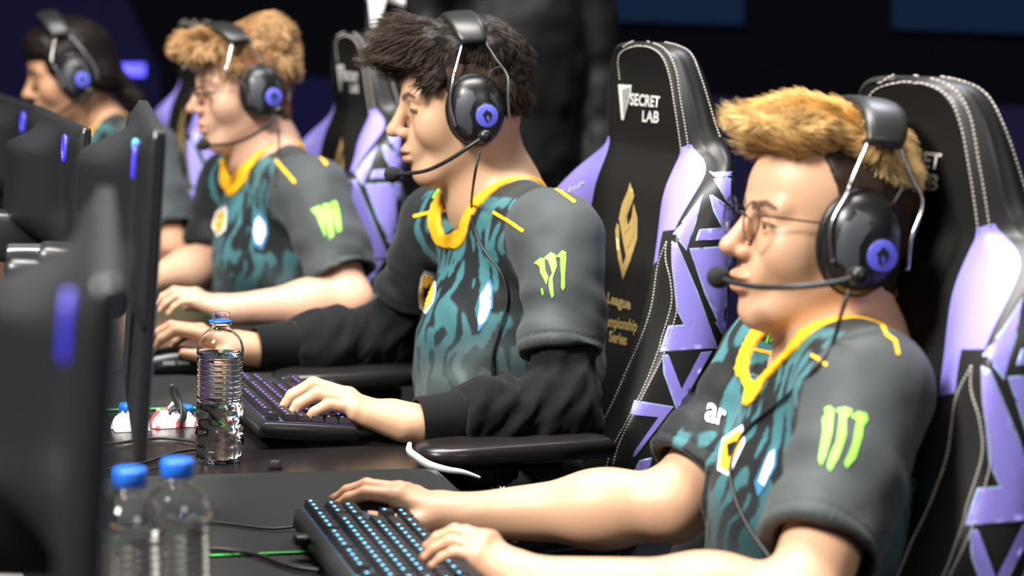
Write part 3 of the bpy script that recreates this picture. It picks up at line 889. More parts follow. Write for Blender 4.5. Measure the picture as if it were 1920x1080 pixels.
def build_person(sp):
    o = Person(); h = sp['head']; J = sp['J']; o.h = h
    N, SL, SR, EL, ER, WL, WR, HC = [J[k] for k in ('N', 'SL', 'SR', 'EL', 'ER', 'WL', 'WR', 'HC')]
    mid = (SL + SR) / 2; w = unit(N - HC); l = SL - SR; l = unit(l - w * (l @ w)); u = np.cross(l, w)
    o.mid, o.w, o.l, o.u = mid, w, l, u
    A = np.array([u, l, w])
    base = V3(HC[0], HC[1], 0)
    R = thing('person', sp['label'], 'person', tuple(base), 0, 'seated players')
    o.root = R
    # ---------------------------------------------------------------- body
    hands = sp['hands']
    P = np.array([N, SL, SR, EL, ER, WL, WR, HC, h.p(0, 0, .15), h.p(.14, 0, 0), h.p(-.12, 0, 0)] + [t for hd in hands for t in hd.tips + [hd.chains[0][0][1]]])
    lo, hi = P.min(0) - .10, P.max(0) + .10
    lo[2] = HC[2] - .12
    r0 = sp.get('res', .0045); rf = sp.get('fine', .0021)
    fine = []
    hl = h.pts([(x, y, z) for x in (-.1, .135) for y in (-.09, .09) for z in (-.12, .13)])
    hmn, hmx = hl.min(0), hl.max(0)
    for a in range(3): fine.append((a, hmn[a], hmx[a], rf))
    for hd in hands:
        q = np.array(hd.tips + [hd.W] + [c[0][1] for c in hd.chains]); 
        for a in range(3): fine.append((a, q.min(0)[a] - .02, q.max(0)[a] + .02, sp.get('hfine', .0026)))
    F = Field(lo, hi, r0, fine)
    # trunk and limbs under the clothes
    F.op(ell(mid - w * .14 - u * .004, (.07, .13, .14), A), 0)
    F.op(ell(HC * .65 + mid * .35, (.085, .12, .2), A), .05)
    F.op(cone(SL - l * .02 - w * .01, SR + l * .02 - w * .01, .042, .042), .04)
    sl_ = sp.get('limb', 1.0)
    for (s_, e_, w_) in ((SL, EL, WL), (SR, ER, WR)):
        F.op(cone(s_, e_, .046 * sl_, .041 * sl_), .03)
        F.op(cone(e_, e_ * .65 + w_ * .35, .041 * sl_, .042 * sl_), .02)
        F.op(cone(e_ * .68 + w_ * .32, w_, .042 * sl_, .027 * sl_), .03)
    head_sdf(F, h, nose=sp.get('nose', 1.0), slit=sp.get('slit', .0032), lips=sp.get('lips', 1.0))
    nt_ = N - w * .02
    F.op(cone(h.p(-.022, 0, -.045), nt_, .054 * h.s, .062), .028)
    F.op(cone(h.p(.012, 0, -.075), nt_ + u * .03, .036 * h.s, .040), .03)
    for y in (-1, 1):
        F.op(cone(h.p(-.018, y * .038, -.045), nt_ + l * y * .012 + u * .045, .014, .012), .025)
        F.op(cone(nt_ - u * .01, (SL if y > 0 else SR) * .7 + nt_ * .3, .045, .04), .05)
    for hd in hands: hd.sdf(F)
    v, f = F.mesh()
    q = h.loc(v); sk = np.array(sp['skin'])
    c = np.tile(sk, (len(v), 1))
    t = vnoise(v, 55, 3) * .5 + vnoise(v, 22, 5) * .5
    c = c * (1 + .05 * t[:, None])
    near = np.abs(q).max(1) < .2
    lip = np.exp(-(((q[:, 0] - .100) / .012) ** 2 + (q[:, 1] / .017) ** 4 + ((q[:, 2] + .0627) / .0095) ** 4)) * near
    c = mixc(c, sk * np.array([.86, .50, .48]), lip * .85)
    chk = np.exp(-(((q[:, 0] - .08) / .03) ** 2 + ((np.abs(q[:, 1]) - .038) / .02) ** 2 + ((q[:, 2] + .022) / .02) ** 2)) * near
    c = mixc(c, sk * np.array([1.0, .80, .76]), chk * .35)
    nz = np.exp(-(((q[:, 0] - .118) / .012) ** 2 + (q[:, 1] / .016) ** 2 + ((q[:, 2] + .028) / .014) ** 2)) * near
    c = mixc(c, sk * np.array([1.0, .80, .75]), nz * .4)
    bc = np.array(sp['brow'])
    for y in (-1, 1):
        qq = q * np.array([1, y, 1]); m_ = (qq[:, 1] > -.002) & (q[:, 0] > .05) & near
        a1, a2, a3 = V3(.0, .014, .0225), V3(.0, .034, .0285), V3(.0, .049, .0245)
        p2 = qq * np.array([0, 1, 1])
        db = np.minimum(seg_d(p2, a1, a2), seg_d(p2, a2, a3))
        wd = .0052 - .0022 * sstep(.02, .05, qq[:, 1])
        c = mixc(c, bc, (1 - sstep(wd * .5, wd * 1.25, db)) * m_ * (.88 + .12 * vnoise(v, 300, 2)))
        lz_ = .0035 + sp.get('slit', .0032) - 11 * (qq[:, 1] - .033) ** 2
        lash = (1 - sstep(sp.get('lash', .0012), sp.get('lash', .0012) + .0014, np.abs(q[:, 2] - lz_ + sp.get('lash', .0012) - .0012))) * (np.abs(qq[:, 1] - .0335) < .0145) * (q[:, 0] > .079) * near
        c = mixc(c, np.array([.03, .018, .012]), lash * .85)
    if sp.get('stubble'):
        st = sp['stubble']; zone = np.exp(-((q[:, 2] + .085) / .035) ** 4) * (q[:, 0] > -.02) * (q[:, 2] < -.04) * near
        c = mixc(c, np.array(st[0]), zone * st[1])
    for hd in hands:
        for tp in hd.tips:
            dd = np.linalg.norm(v - tp, axis=1); c = mixc(c, sk * np.array([1.0, .74, .68]), (1 - sstep(.006, .024, dd)) * .45)
        for ch, _ in hd.chains:
            for kp in ch[:2]:
                dd = np.linalg.norm(v - kp, axis=1); c = mixc(c, sk * np.array([1.0, .78, .72]), (1 - sstep(.004, .016, dd)) * .25)
    o.body = mk('body', v, f, m_skin, R, True, colors=c)
    o.bt = None; o.bv, o.bf = v, f
    # fingernails
    for hd in hands:
        for P_, r_ in hd.chains + [(hd.thumb, [.0108 * hd.s, .0108 * hd.s, .0085 * hd.s])]:
            d = unit(P_[-1] - P_[-2]); s_ = np.cross(d, hd.u); s_ = unit(s_); up_ = np.cross(s_, d)
            rr = r_[2] * .86
            if up_ @ hd.u < 0: up_ = -up_
            ce = P_[-1] + d * rr * .15
            vv, ff = rbox((rr * 1.35, rr * 1.15, .0012), .0005, 1, ce + up_ * rr * .93, np.array([d, s_, up_]))
            mk('fingernail', vv, ff, m_nail, R)
    # eyes
    for y in (-1, 1):
        c0 = h.p(.0762, y * .032, .003); vv, ff = lathe([(0, -.0128)] + [(.0128 * math.sin(a), -.0128 * math.cos(a)) for a in np.linspace(.2, 2.94, 14)] + [(0, .0128)], 20, c0, h.A[0] * 1.0 + h.A[2] * sp.get('gaze', -.15))
        gd = unit(h.A[0] + h.A[2] * sp.get('gaze', -.15)); ca = ((vv - c0) / .0128) @ gd
        cc = np.tile(np.array([.62, .58, .55]), (len(vv), 1)); cc[ca > .86] = sp.get('iris', (.02, .010, .006)); cc[ca > .975] = (.003, .003, .003)
        mk('eye', vv, ff, m_eye, R, True, colors=cc)
    # ---------------------------------------------------------------- jersey
    bulk = sp.get('bulk', 1.0); hemL, hemR = sp.get('hem', (.72, .72))
    lo2 = np.minimum.reduce([SL, SR, HC, N, EL, ER]) - .16; hi2 = np.maximum.reduce([SL, SR, HC, N, EL, ER]) + .16
    lo2[2] = HC[2] - .03; hi2[2] = max(N[2], SL[2], SR[2]) + .13
    G = Field(lo2, hi2, sp.get('jres', .0034))
    G.op(ell(mid - w * .145 + u * .0, (sp.get('chestr', .090) * bulk, .158 * bulk, .165), A), 0)
    G.op(cone(SL - l * .035, SR + l * .035, .058, .058), .05)
    for s_ in (SL, SR): G.op(cone(N - w * .035 - u * .012, s_ * .8 + mid * .2 + w * .012, .052, .050), .05)
    bc_ = HC * .55 + mid * .45
    G.op(ell(bc_ + u * sp.get('belly', .02), (sp.get('bellyr', .118) * bulk, .158 * bulk, .21), A), .06)
    G.op(ell(HC + w * .07 + u * .01, (.125 * bulk, .168 * bulk, .13), A), .06)
    arms = []
    for (s_, e_, hf, sg) in ((SL, EL, hemL, 1), (SR, ER, hemR, -1)):
        d = unit(e_ - s_); hp = s_ + (e_ - s_) * hf
        ra, rb = sp.get('sleeve', (.068, .074))
        G.op(cone(s_ + d * .0, hp + d * .02, ra, rb), .035)
        arms.append((s_, e_, hp, d, ra, rb))
    # neck opening with a V at the front
    vb = sp['vneck']
    nk = N - w * .02
    holes = [(cone(nk - w * .05, nk + w * .16 + u * .02, .060, .072), .01), (cone(nk + u * .035, vb, .050, .003), .012), (cone(nk + u * .10, vb + u * .05, .058, .004), .012)]
    Gs = G.D.copy()
    Hf = Field.__new__(Field); Hf.ax = G.ax; Hf.D = np.ones_like(G.D)
    for pr, k in holes: Hf.op(pr, k, pad=.06)
    for (s_, e_, hp, d, ra, rb) in arms:
        c1, l1, h1 = cone(hp + d * .0, hp + d * .10, rb * 1.22, rb * 1.3)
        def cut(X, Y, Z, c1=c1, hp=hp, d=d): return np.maximum(c1(X, Y, Z), -((X - hp[0]) * d[0] + (Y - hp[1]) * d[1] + (Z - hp[2]) * d[2]))
        G.op((cut, l1, h1), .002, 'sub')
        G.op(cone(hp - d * .035, hp + d * .03, rb - .014, rb - .005), .002, 'sub')
    G.D = np.maximum(G.D, -Hf.D)
    jv, jf = G.mesh()
    nrm = mesh_normals(jv, jf)
    rel = jv - mid; a_, b_, c_ = rel @ l, rel @ u, rel @ w
    # folds: long soft creases on the trunk, diagonal ones on the sleeves
    dsp = .0035 * vnoise(jv * np.array([1, 1, 1]), 14, 1) + .0022 * vnoise(jv, 31, 2)
    band = np.stack([a_ * 26, b_ * 14, (c_ + .35 * np.abs(a_)) * 34], -1)
    low = sstep(-.02, -.30, c_)
    dsp += sp.get('fold', 1.0) * (.0055 * vnoise(band, 1.0, 4)) * (.25 + .75 * low)
    for (s_, e_, hp, d, ra, rb) in arms:
        tt = (jv - s_) @ d / np.linalg.norm(hp - s_); onarm = sstep(.25, .6, tt) * (np.linalg.norm(np.cross(jv - s_, d), axis=1) < rb * 1.4)
        x_ = (jv - s_) @ u; dsp += onarm * .0085 * vnoise(np.stack([tt * 5 + x_ * 16, x_ * 9, tt * 2], -1), 1.0, 7)
        hemz = np.abs((jv - hp) @ d + .012); dsp += onarm * (-.0012) * (hemz < .0022)
    jv = jv + nrm * dsp[:, None]
    # colour regions of the shirt: sleeves, shoulder yoke, printed front and back
    armd = np.minimum(seg_d(jv, SL, EL), 9); 
    sleeve = (a_ > .150 + .10 * np.clip(-c_ - .02, 0, .12)) | (a_ < -.150 - .10 * np.clip(-c_ - .02, 0, .12))
    for (s_, e_, hp, d, ra, rb) in arms:
        tt = (jv - s_) @ d / np.linalg.norm(hp - s_)
        sleeve |= (tt > .35) & (np.linalg.norm(np.cross(jv - s_, d), axis=1) < rb * 1.22) & (np.abs(a_) > .100)
    yoke = (~sleeve) & (c_ > -.06) & (b_ < .030 - .10 * np.clip(c_, -.2, .0)) & (b_ > -.062)
    qx = np.stack([a_ * 118, b_ * 40, c_ * 25], -1)
    wob = vnoise(np.stack([a_ * 26, b_ * 14, c_ * 26], -1), 1.0, 11)
    st = vnoise(qx + wob[:, None] * np.array([2.2, 0, .8]), 1.0, 13)
    stripe = sstep(-.05, .10, st + .10)
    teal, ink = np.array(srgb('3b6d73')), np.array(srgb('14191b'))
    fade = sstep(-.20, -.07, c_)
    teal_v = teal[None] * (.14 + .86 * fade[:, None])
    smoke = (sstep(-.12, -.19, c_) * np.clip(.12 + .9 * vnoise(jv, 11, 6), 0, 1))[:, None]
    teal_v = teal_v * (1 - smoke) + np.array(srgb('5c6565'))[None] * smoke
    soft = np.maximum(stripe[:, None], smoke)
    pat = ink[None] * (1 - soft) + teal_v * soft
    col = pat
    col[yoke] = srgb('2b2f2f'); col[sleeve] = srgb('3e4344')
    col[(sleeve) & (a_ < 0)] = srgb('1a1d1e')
    # inner faces of the hem
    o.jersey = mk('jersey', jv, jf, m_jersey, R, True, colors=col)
    o.jt = bvh(jv, jf)
    # ---------------------------------------------------------------- collar
    sh = np.abs(Gs - .0005) - .0042
    cw = sp.get('collar', .027)
    G.D = np.maximum(np.maximum(sh, Hf.D - cw), -(Hf.D + .0005)).astype(np.float32)
    # cut away the far, lower side of the opening's tube
    kv, kf = G.mesh()
    if len(kv):
        o.collar = mk('collar', kv, kf, m_yellow, R, True, label='yellow ribbed V collar'); o.ct = bvh(kv, kf)
    else: o.ct = None
    # ---------------------------------------------------------------- long black undershirt sleeves
    if sp.get('undershirt'):
        lo3 = np.minimum.reduce([SL, SR, EL, ER, WL, WR]) - .1; hi3 = np.maximum.reduce([SL, SR, EL, ER, WL, WR]) + .1
        for (s_, e_, w_, nm) in ((SL, EL, WL, 0), (SR, ER, WR, 1)):
            lo3 = np.minimum.reduce([s_, e_, w_]) - .1; hi3 = np.maximum.reduce([s_, e_, w_]) + .1
            U = Field(lo3, hi3, .004)
            s2 = s_ * .5 + e_ * .5; we = w_ + unit(w_ - e_) * .0
            cu0 = w_ + unit(e_ - w_) * .062
            U.op(cone(s2, e_, .045, .052), 0); U.op(cone(e_, e_ * .45 + w_ * .55, .053, .050), .03)
            U.op(cone(e_ * .5 + w_ * .5, cu0, .053, .043), .03)
            dd = unit(w_ - e_)
            c1, l1, h1 = cone(cu0 - dd * .012, cu0 + dd * .08, .09, .09)
            U.op((lambda X, Y, Z, c1=c1, o_=cu0, d=dd: np.maximum(c1(X, Y, Z), -((X - o_[0]) * d[0] + (Y - o_[1]) * d[1] + (Z - o_[2]) * d[2])), l1, h1), .004, 'sub')
            uv, uf = U.mesh(); un = mesh_normals(uv, uf)
            t_ = np.clip(((uv - e_) @ unit(s_ - e_)) / .3, -1, 1); t2 = ((uv - e_) @ dd) / .3
            ph = np.stack([t2 * 13 + (uv @ UP) * 22, t_ * 9 + (uv @ u) * 10, (uv @ l) * 14], -1)
            wr = vnoise(ph, 1.0, 21); wr2 = vnoise(ph * 2.1, 1.0, 23)
            uv = uv + un * ((.0085 * wr + .0035 * wr2) * sstep(.16, .05, np.clip(((uv - e_) @ unit(s_ - e_)), 0, 1)))[:, None]
            sv = mk('undershirt_sleeve', uv, uf, m_black_cloth, R, True)
            ring = []
            _, ea, eb = frame_from(dd)
            for kk, (tpos, rad) in enumerate(((0.0, .034), (0.0, .041), (.006, .0425), (.045, .039), (.064, .0375), (.066, .036), (.064, .033), (.03, .030))):
                ring.append([cu0 - dd * .004 + dd * tpos + rad * (1 + .012 * math.sin(q_ * 3)) * (math.cos(q_) * ea + math.sin(q_) * eb) for q_ in np.linspace(0, 2 * math.pi, 40, endpoint=False)])
            cv, cf = loft(ring, caps=False); mk('cuff', cv, cf, m_black_cloth, R, True)
    # ---------------------------------------------------------------- trousers
    tl = sp.get('thigh', V3(-.40, -.06, .02))
    TF = Field(HC - V3(.75, .55, .56), HC + V3(.3, .5, .16), .009)
    TF.op(ell(HC + w * .02, (.11, .155, .12), A), 0)
    for s_ in (1, -1):
        hp = HC + l * .09 * s_; fw = unit(V3(u[0], u[1], 0)); kn = sp.get('knee', {}).get(s_, hp + fw * .42 + l * s_ * .06 + UP * .03)
        kn = np.asarray(kn, float); an = kn - UP * (kn[2] - .10) - fw * .02
        TF.op(cone(hp, kn, .088, .066), .05)
        if s_ in sp.get('knee', {}): TF.op(ell(pj((838, 884, 3.19)), (.052, .05, .036)), .03); TF.op(cone(kn, an, .062, .045), .03)
        if 'legt' not in o.__dict__: o.legt = []
        o.legt.append((hp, kn, an))
    tv, tf = TF.mesh(); mk('trousers', tv, tf, m_trouser, R, True); o.tt = bvh(tv, tf)
    for (hp, kn, an) in o.legt:
        fw = unit(V3(u[0], u[1], 0)); sv, sf = loft([[an * V3(1, 1, 0) + fw * x + np.cross(UP, fw) * y * wd + UP * z for x, y in ((-.09, -.6), (-.05, -1), (.08, -1), (.16, -.7), (.19, 0), (.16, .7), (.08, 1), (-.05, 1), (-.09, .6))] for wd, z in ((.042, .002), (.045, .02), (.042, .05), (.03, .085), (.02, .10))])
        mk('shoe', sv, sf, m_plastic, R, True)
    return o

def px_wr(hand):
    pass
# mouse hand: palm raised over the mouse, fingers sloping down along the buttons
MOUSE = [(5, 18, 22, 14), (1, 16, 24, 14), (-6, 24, 30, 18), (-14, 30, 34, 20)]
MTHUMB = [(.050, .046, -.024), (.086, .050, -.034), (.110, .044, -.040)]
TYPE = [(8, 6, 44, 22), (2, 4, 46, 24), (-5, 8, 44, 24), (-14, 14, 36, 20)]
TTHUMB = [(.050, .044, -.022), (.082, .046, -.034), (.106, .036, -.044)]

# ---- the blond player in front
h1 = Head((1612, 456), 2.50, 15, 6, 0, 0.955)
J1 = dict(N=pj((1588, 645, 2.60)), SL=pj((1634, 748, 2.43)), SR=pj((1465, 672, 2.745)), EL=pj((1500, 1140, 2.28)), ER=pj((1262, 948, 2.68)), WL=pj((1000, 1092, 2.36)), WR=pj((868, 968, 2.74)), HC=pj((1520, 1390, 2.60)))
J1['HC'][2] = .56
P1S = dict(head=h1, J=J1, skin=(.56, .325, .20), brow=(.06, .035, .022), label='blond player in round glasses sitting nearest, hands on a mouse and keyboard',
    hands=[Hand(J1['WL'], pj((903, 1012, 2.38)), False, [(8, 26, 30, 16), (2, 26, 32, 16), (-5, 28, 32, 16), (-13, 30, 30, 16)], TTHUMB, 0),
           Hand(J1['WR'], pj((752, 916, 2.755)), True, MOUSE, MTHUMB, 0)],
    vneck=atplane(1478, 716, (J1['SL'] + J1['SR']) / 2, unit(J1['SL'] - J1['SR'])), hem=(.74, .80), sleeve=(.058, .060), lips=1.15, limb=.93, chestr=.078, bellyr=.105)
# ---- the player in long black sleeves
h2 = Head((893, 207), 3.55, 10, -6, 0, 1.0)
J2 = dict(N=pj((922, 345, 3.68)), SL=pj((1056, 452, 3.47)), SR=pj((822, 428, 3.84)), EL=pj((1052, 770, 3.40)), ER=pj((740, 632, 3.95)), WL=pj((782, 795, 3.33)), WR=pj((478, 655, 3.86)), HC=pj((1042, 900, 3.70)))
J2['HC'][2] = .56
P2S = dict(head=h2, J=J2, skin=(.58, .35, .215), brow=(.05, .035, .028), label='dark haired player in a jersey over long black sleeves', undershirt=True,
    hands=[Hand(J2['WL'], pj((652, 743, 3.33)), False, TYPE, TTHUMB, -6),
           Hand(J2['WR'], pj((375, 618, 3.84)), True, [(5, 10, 40, 20), (1, 12, 34, 18), (-6, 18, 34, 18), (-14, 24, 34, 18)], MTHUMB, 0)],
    vneck=atplane(858, 430, (J2['SL'] + J2['SR']) / 2, unit(J2['SL'] - J2['SR'])), hem=(.66, .62), sleeve=(.060, .059), limb=.82, bellyr=.150, belly=.028, knee={1: pj((870, 935, 3.22))}, slit=.0022, lash=.0030)
# ---- the ginger player
h3 = Head((494, 174), 4.60, 27, -5, 0, 1.0)
J3 = dict(N=pj((492, 268, 4.72)), SL=pj((590, 366, 4.52)), SR=pj((432, 345, 4.88)), EL=pj((656, 565, 4.45)), ER=pj((402, 495, 4.86)), WL=pj((440, 580, 4.40)), WR=pj((268, 530, 4.72)), HC=pj((560, 700, 4.78)))
J3['HC'][2] = .56
P3S = dict(head=h3, J=J3, skin=(.60, .36, .245), brow=(.28, .16, .08), label='ginger haired player in glasses and a short sleeved jersey', iris=(.05, .06, .06),
    hands=[Hand(J3['WL'], pj((365, 550, 4.40)), False, [(8, 16, 34, 18), (2, 16, 34, 18), (-5, 20, 34, 18), (-14, 24, 30, 18)], TTHUMB, 0),
           Hand(J3['WR'], pj((190, 540, 4.66)), True, MOUSE, MTHUMB, 0)],
    vneck=atplane(462, 328, (J3['SL'] + J3['SR']) / 2, unit(J3['SL'] - J3['SR'])), hem=(.78, .78), sleeve=(.066, .066), res=.006, fine=.003, hfine=.0035, jres=.006)
# ---- the long haired player
h4 = Head((142, 144), 5.62, 15, -12, 0, 1.0)
J4 = dict(N=pj((178, 222, 5.78)), SL=pj((282, 285, 5.60)), SR=pj((110, 275, 5.96)), EL=pj((318, 470, 5.52)), ER=pj((40, 420, 5.95)), WL=pj((120, 450, 5.42)), WR=pj((-90, 410, 5.80)), HC=pj((260, 560, 5.85)))
J4['HC'][2] = .56
P4S = dict(head=h4, J=J4, skin=(.44, .24, .135), brow=(.03, .02, .015), label='long haired player at the far end of the desk looking down',
    hands=[Hand(J4['WL'], pj((60, 430, 5.40)), False, TYPE, TTHUMB, 0), Hand(J4['WR'], pj((-145, 400, 5.76)), True, MOUSE, MTHUMB, 0)],
    vneck=atplane(140, 290, (J4['SL'] + J4['SR']) / 2, unit(J4['SL'] - J4['SR'])), hem=(.8, .8), sleeve=(.066, .066), res=.007, fine=.0035, hfine=.005, jres=.007)
PP = [build_person(s) for s in (P1S, P2S, P3S, P4S)]

# ================================================================== hair
def hair(o, name, prims, flow, length, base, n, seed, res=.004, tone=.35, rad=.0007, lift=.35, curl=.25, rough=.004, keep=None, label=None, tips=None, subs=()):
    h = o.h
    c = h.p(0, 0, .05); F = Field(c - .24, c + .24, res)
    for p_, k in prims: F.op(p_, k)
    for p_, k in subs: F.op(p_, k, 'sub', pad=.12)
    v, f = F.mesh(); nr = mesh_normals(v, f)
    lump = rough * vnoise(v, 48, seed) + rough * .6 * vnoise(v, 110, seed + 1)
    v = v + nr * lump[:, None]
    rng = np.random.default_rng(seed)
    ar = np.linalg.norm(np.cross(v[f[:, 2]] - v[f[:, 0]], v[f[:, 3]] - v[f[:, 1]]), axis=1)
    fi = rng.choice(len(f), n, p=ar / ar.sum())
    wt = rng.dirichlet((1, 1, 1, 1), n)
    root = (v[f[fi]] * wt[:, :, None]).sum(1); nn = nr[f[fi]].mean(1); nn /= np.linalg.norm(nn, axis=1)[:, None]
    q = h.loc(root)
    fl = flow(q, h.loc(root + nn) - h.loc(root)); L = length(q) * (.7 + .6 * rng.random(n))
    if keep is not None:
        m_ = keep(q); root, nn, q, fl, L = root[m_], nn[m_], q[m_], fl[m_], L[m_]
    n = len(root)
    fw = h.pts(fl) - h.H; fw -= nn * (fw * nn).sum(1)[:, None] * .7; fw /= np.linalg.norm(fw, axis=1)[:, None] + 1e-9
    K = 5; pts = np.zeros((K, n, 3)); pts[0] = root - nn * .004
    nz = np.stack([vnoise(root, 30, seed + 3 + i) for i in range(3)], -1) + .6 * (rng.random((n, 3)) - .5)
    for i in range(1, K):
        t = i / (K - 1)
        d = fw * (.6 + .5 * t) + nn * lift * (1.2 - t * 1.2) + nz * curl * (.3 + t)
        d /= np.linalg.norm(d, axis=1)[:, None]
        pts[i] = pts[i - 1] + d * (L / (K - 1))[:, None]
    side = np.cross(fw, nn); side /= np.linalg.norm(side, axis=1)[:, None] + 1e-9
    V = np.zeros((K, 3, n, 3)); rr = rad * np.array([1.0, 1.0, .9, .7, .25])
    for i in range(K):
        for k in range(3):
            a = 2 * math.pi * k / 3
            V[i, k] = pts[i] + rr[i] * (side * math.cos(a) + nn * math.sin(a)) * (1.6 if k == 0 else 1)
    idx = np.arange(K * 3 * n).reshape(K, 3, n)
    Q = []
    for i in range(K - 1):
        for k in range(3):
            k2 = (k + 1) % 3
            Q.append(np.stack([idx[i, k], idx[i, k2], idx[i + 1, k2], idx[i + 1, k]], -1))
    Q = np.concatenate(Q)
    base = np.asarray(base)
    tn = 1 + tone * (rng.random(n) * 2 - 1) + tone * .8 * vnoise(root, 60, seed + 9)
    cs_ = base[None] * np.clip(tn, .25, 2.2)[:, None]
    SC = np.zeros((K, 3, n, 3)); 
    for i in range(K):
        t = i / (K - 1); e = cs_ if tips is None else cs_ * (1 - t) + np.asarray(tips)[None] * np.clip(tn, .4, 1.8)[:, None] * t
        SC[i, :, :, :] = e[None]
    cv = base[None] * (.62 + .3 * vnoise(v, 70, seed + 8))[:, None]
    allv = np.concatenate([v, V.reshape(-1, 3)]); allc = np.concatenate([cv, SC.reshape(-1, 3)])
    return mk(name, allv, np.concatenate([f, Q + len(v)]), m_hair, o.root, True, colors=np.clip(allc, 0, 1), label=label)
def fdir(*d):
    d = np.array(d, float)
    def f(q, n): return np.tile(d, (len(q), 1))
    return f
B1, B2, B3, B4 = PP
# blond mop over a dark undercut
H = B1.h
def fl1(q, n):
    t = sstep(-.05, .02, q[:, 0])[:, None]
    d = np.array([1.0, 0, .10]) * t + np.array([-.55, 0, -.6]) * (1 - t)
    return d + np.stack([0 * q[:, 0], q[:, 1] * 6, 0 * q[:, 0]], -1)
hair(B1, 'hair', [(H.ell((.010, 0, .112), (.082, .074, .030)), 0), (H.ell((.052, .004, .117), (.032, .062, .022)), .02), (H.ell((-.046, 0, .092), (.040, .066, .030)), .02)],
     fl1, lambda q: .022 + .020 * sstep(.03, .09, q[:, 0]), srgb('e0b064'), 15000, 3, tone=.30, rad=.00055, lift=.55, curl=.45, rough=.006, label='bleached blond mop of hair', tips=srgb('f2d093'))
def under(o, name, col, prims, subs, n, seed, L=.010, **k):
    return hair(o, name, prims, fdir(-.4, 0, -1), lambda q: L + 0 * q[:, 0], col, n, seed, rad=.0006, lift=.25, curl=.15, rough=.001, subs=subs, **k)
def cutplane(h, pt, nrm):
    return half(h.p(*pt), h.pts([nrm])[0] - h.H, h.p(0, 0, 0) - .3, h.p(0, 0, 0) + .3)
def skullcap(h, g=.004, nape=True):
    return [p_ for p_ in [(h.ell((-.013, 0, .040), (.088 + g, .074 + g, .084 + g)), 0), (h.cone((-.022, 0, -.03), (-.034, 0, -.050), .056 + g, .048 + g), .03) if nape else None, (h.ell((.034, 0, .046), (.060 + g * .9, .062 + g, .056 + g)), .03)] if p_]
under(B1, 'undercut_hair', srgb('3a2a20'), skullcap(H), [(cutplane(H, (.036, 0, .08), (1, 0, -.38)), .004), (cutplane(H, (.012, 0, -.01), (.75, 0, -.75)), .01)], 9000, 5, label='dark brown shaved sides')
# dark swept fringe
H = B2.h
def fl2(q, n):
    t = sstep(-.035, .02, q[:, 0])[:, None]
    d = np.array([1.0, .05, -.22]) * t + np.array([-.6, 0, -.55]) * (1 - t)
    sd = sstep(.045, .075, np.abs(q[:, 1]))[:, None]
    return d * (1 - sd * .6) + np.array([.35, 0, -.7]) * sd * .6
hair(B2, 'hair', [(H.ell((.024, 0, .092), (.078, .074, .040)), 0), (H.ell((.064, .0, .098), (.032, .062, .022)), .03), (H.ell((-.030, 0, .076), (.066, .077, .058)), .03), (H.ell((.064, 0, .116), (.032, .05, .018)), .02),
     (H.ell((-.046, 0, .03), (.050, .073, .052)), .02), (H.ell((.044, .062, .050), (.016, .014, .022)), .015), (H.ell((.044, -.062, .050), (.016, .014, .022)), .015)],
     fl2, lambda q: .020 + .030 * sstep(.02, .09, q[:, 0]) * sstep(.07, .055, np.abs(q[:, 1])), srgb('221d1a'), 16000, 13, tone=.6, rad=.0006, lift=.32, curl=.34, rough=.006, label='thick dark brown hair swept forward', tips=srgb('463a31'))
under(B2, 'undercut_hair', srgb('4a3a30'), skullcap(H, .003, False), [(cutplane(H, (.040, 0, .02), (1, 0, -.1)), .004), (cutplane(H, (.010, 0, -.02), (.75, 0, -.75)), .01)], 8000, 15, L=.008)
# ginger quiff
H = B3.h
def fl3(q, n):
    t = sstep(-.03, .02, q[:, 0])[:, None]
    d = np.array([1.0, .1, .0]) * t + np.array([-.7, 0, -.3]) * (1 - t)
    sd = sstep(.045, .07, np.abs(q[:, 1]))[:, None]
    return d * (1 - sd) + np.array([-.2, 0, -.8]) * sd
hair(B3, 'hair', [(H.ell((.015, 0, .088), (.074, .073, .036)), 0), (H.ell((.082, .0, .092), (.038, .064, .026)), .02), (H.ell((-.042, 0, .098), (.054, .070, .050)), .02), (H.ell((.108, .01, .088), (.018, .05, .016)), .015), (H.ell((-.045, 0, .04), (.054, .075, .058)), .02), (H.ell((.045, .06, .055), (.016, .016, .022)), .01)],
     fl3, lambda q: .020 + .012 * sstep(.03, .10, q[:, 0]), srgb('8f6a42'), 10000, 23, tone=.35, rad=.0008, lift=.5, curl=.6, rough=.007, label='wavy ginger blond hair', tips=srgb('bd976a'))
under(B3, 'undercut_hair', srgb('8a6340'), skullcap(H, .004), [(cutplane(H, (.038, 0, .02), (1, 0, -.1)), .004), (cutplane(H, (.012, 0, -.02), (.75, 0, -.75)), .01)], 5000, 25, L=.012)
# long dark hair tied back
H = B4.h
def fl4(q, n): return np.tile(np.array([-1.0, 0, -.75]), (len(q), 1))
ptail = [H.p(-.080, 0, .012), H.p(-.100, 0, -.03), H.p(-.125, 0, -.075), H.p(-.140, .01, -.13)]
hair(B4, 'hair', [(H.ell((-.004, 0, .055), (.096, .081, .084)), 0), (H.ell((.050, 0, .080), (.052, .068, .044)), .02), (H.ell((.03, .062, .035), (.025, .02, .045)), .02), (H.ell((.03, -.062, .035), (.025, .02, .045)), .02), (cone(ptail[0], ptail[1], .026, .022), .02), (cone(ptail[1], ptail[2], .022, .020), .02), (cone(ptail[2], ptail[3], .020, .006), .02), (H.ell((-.045, 0, .0), (.055, .078, .055)), .02)],
     fl4, lambda q: .03 + 0 * q[:, 0], srgb('1d1613'), 9000, 33, tone=.5, rad=.0009, lift=.05, curl=.10, rough=.002, label='long dark hair tied back')

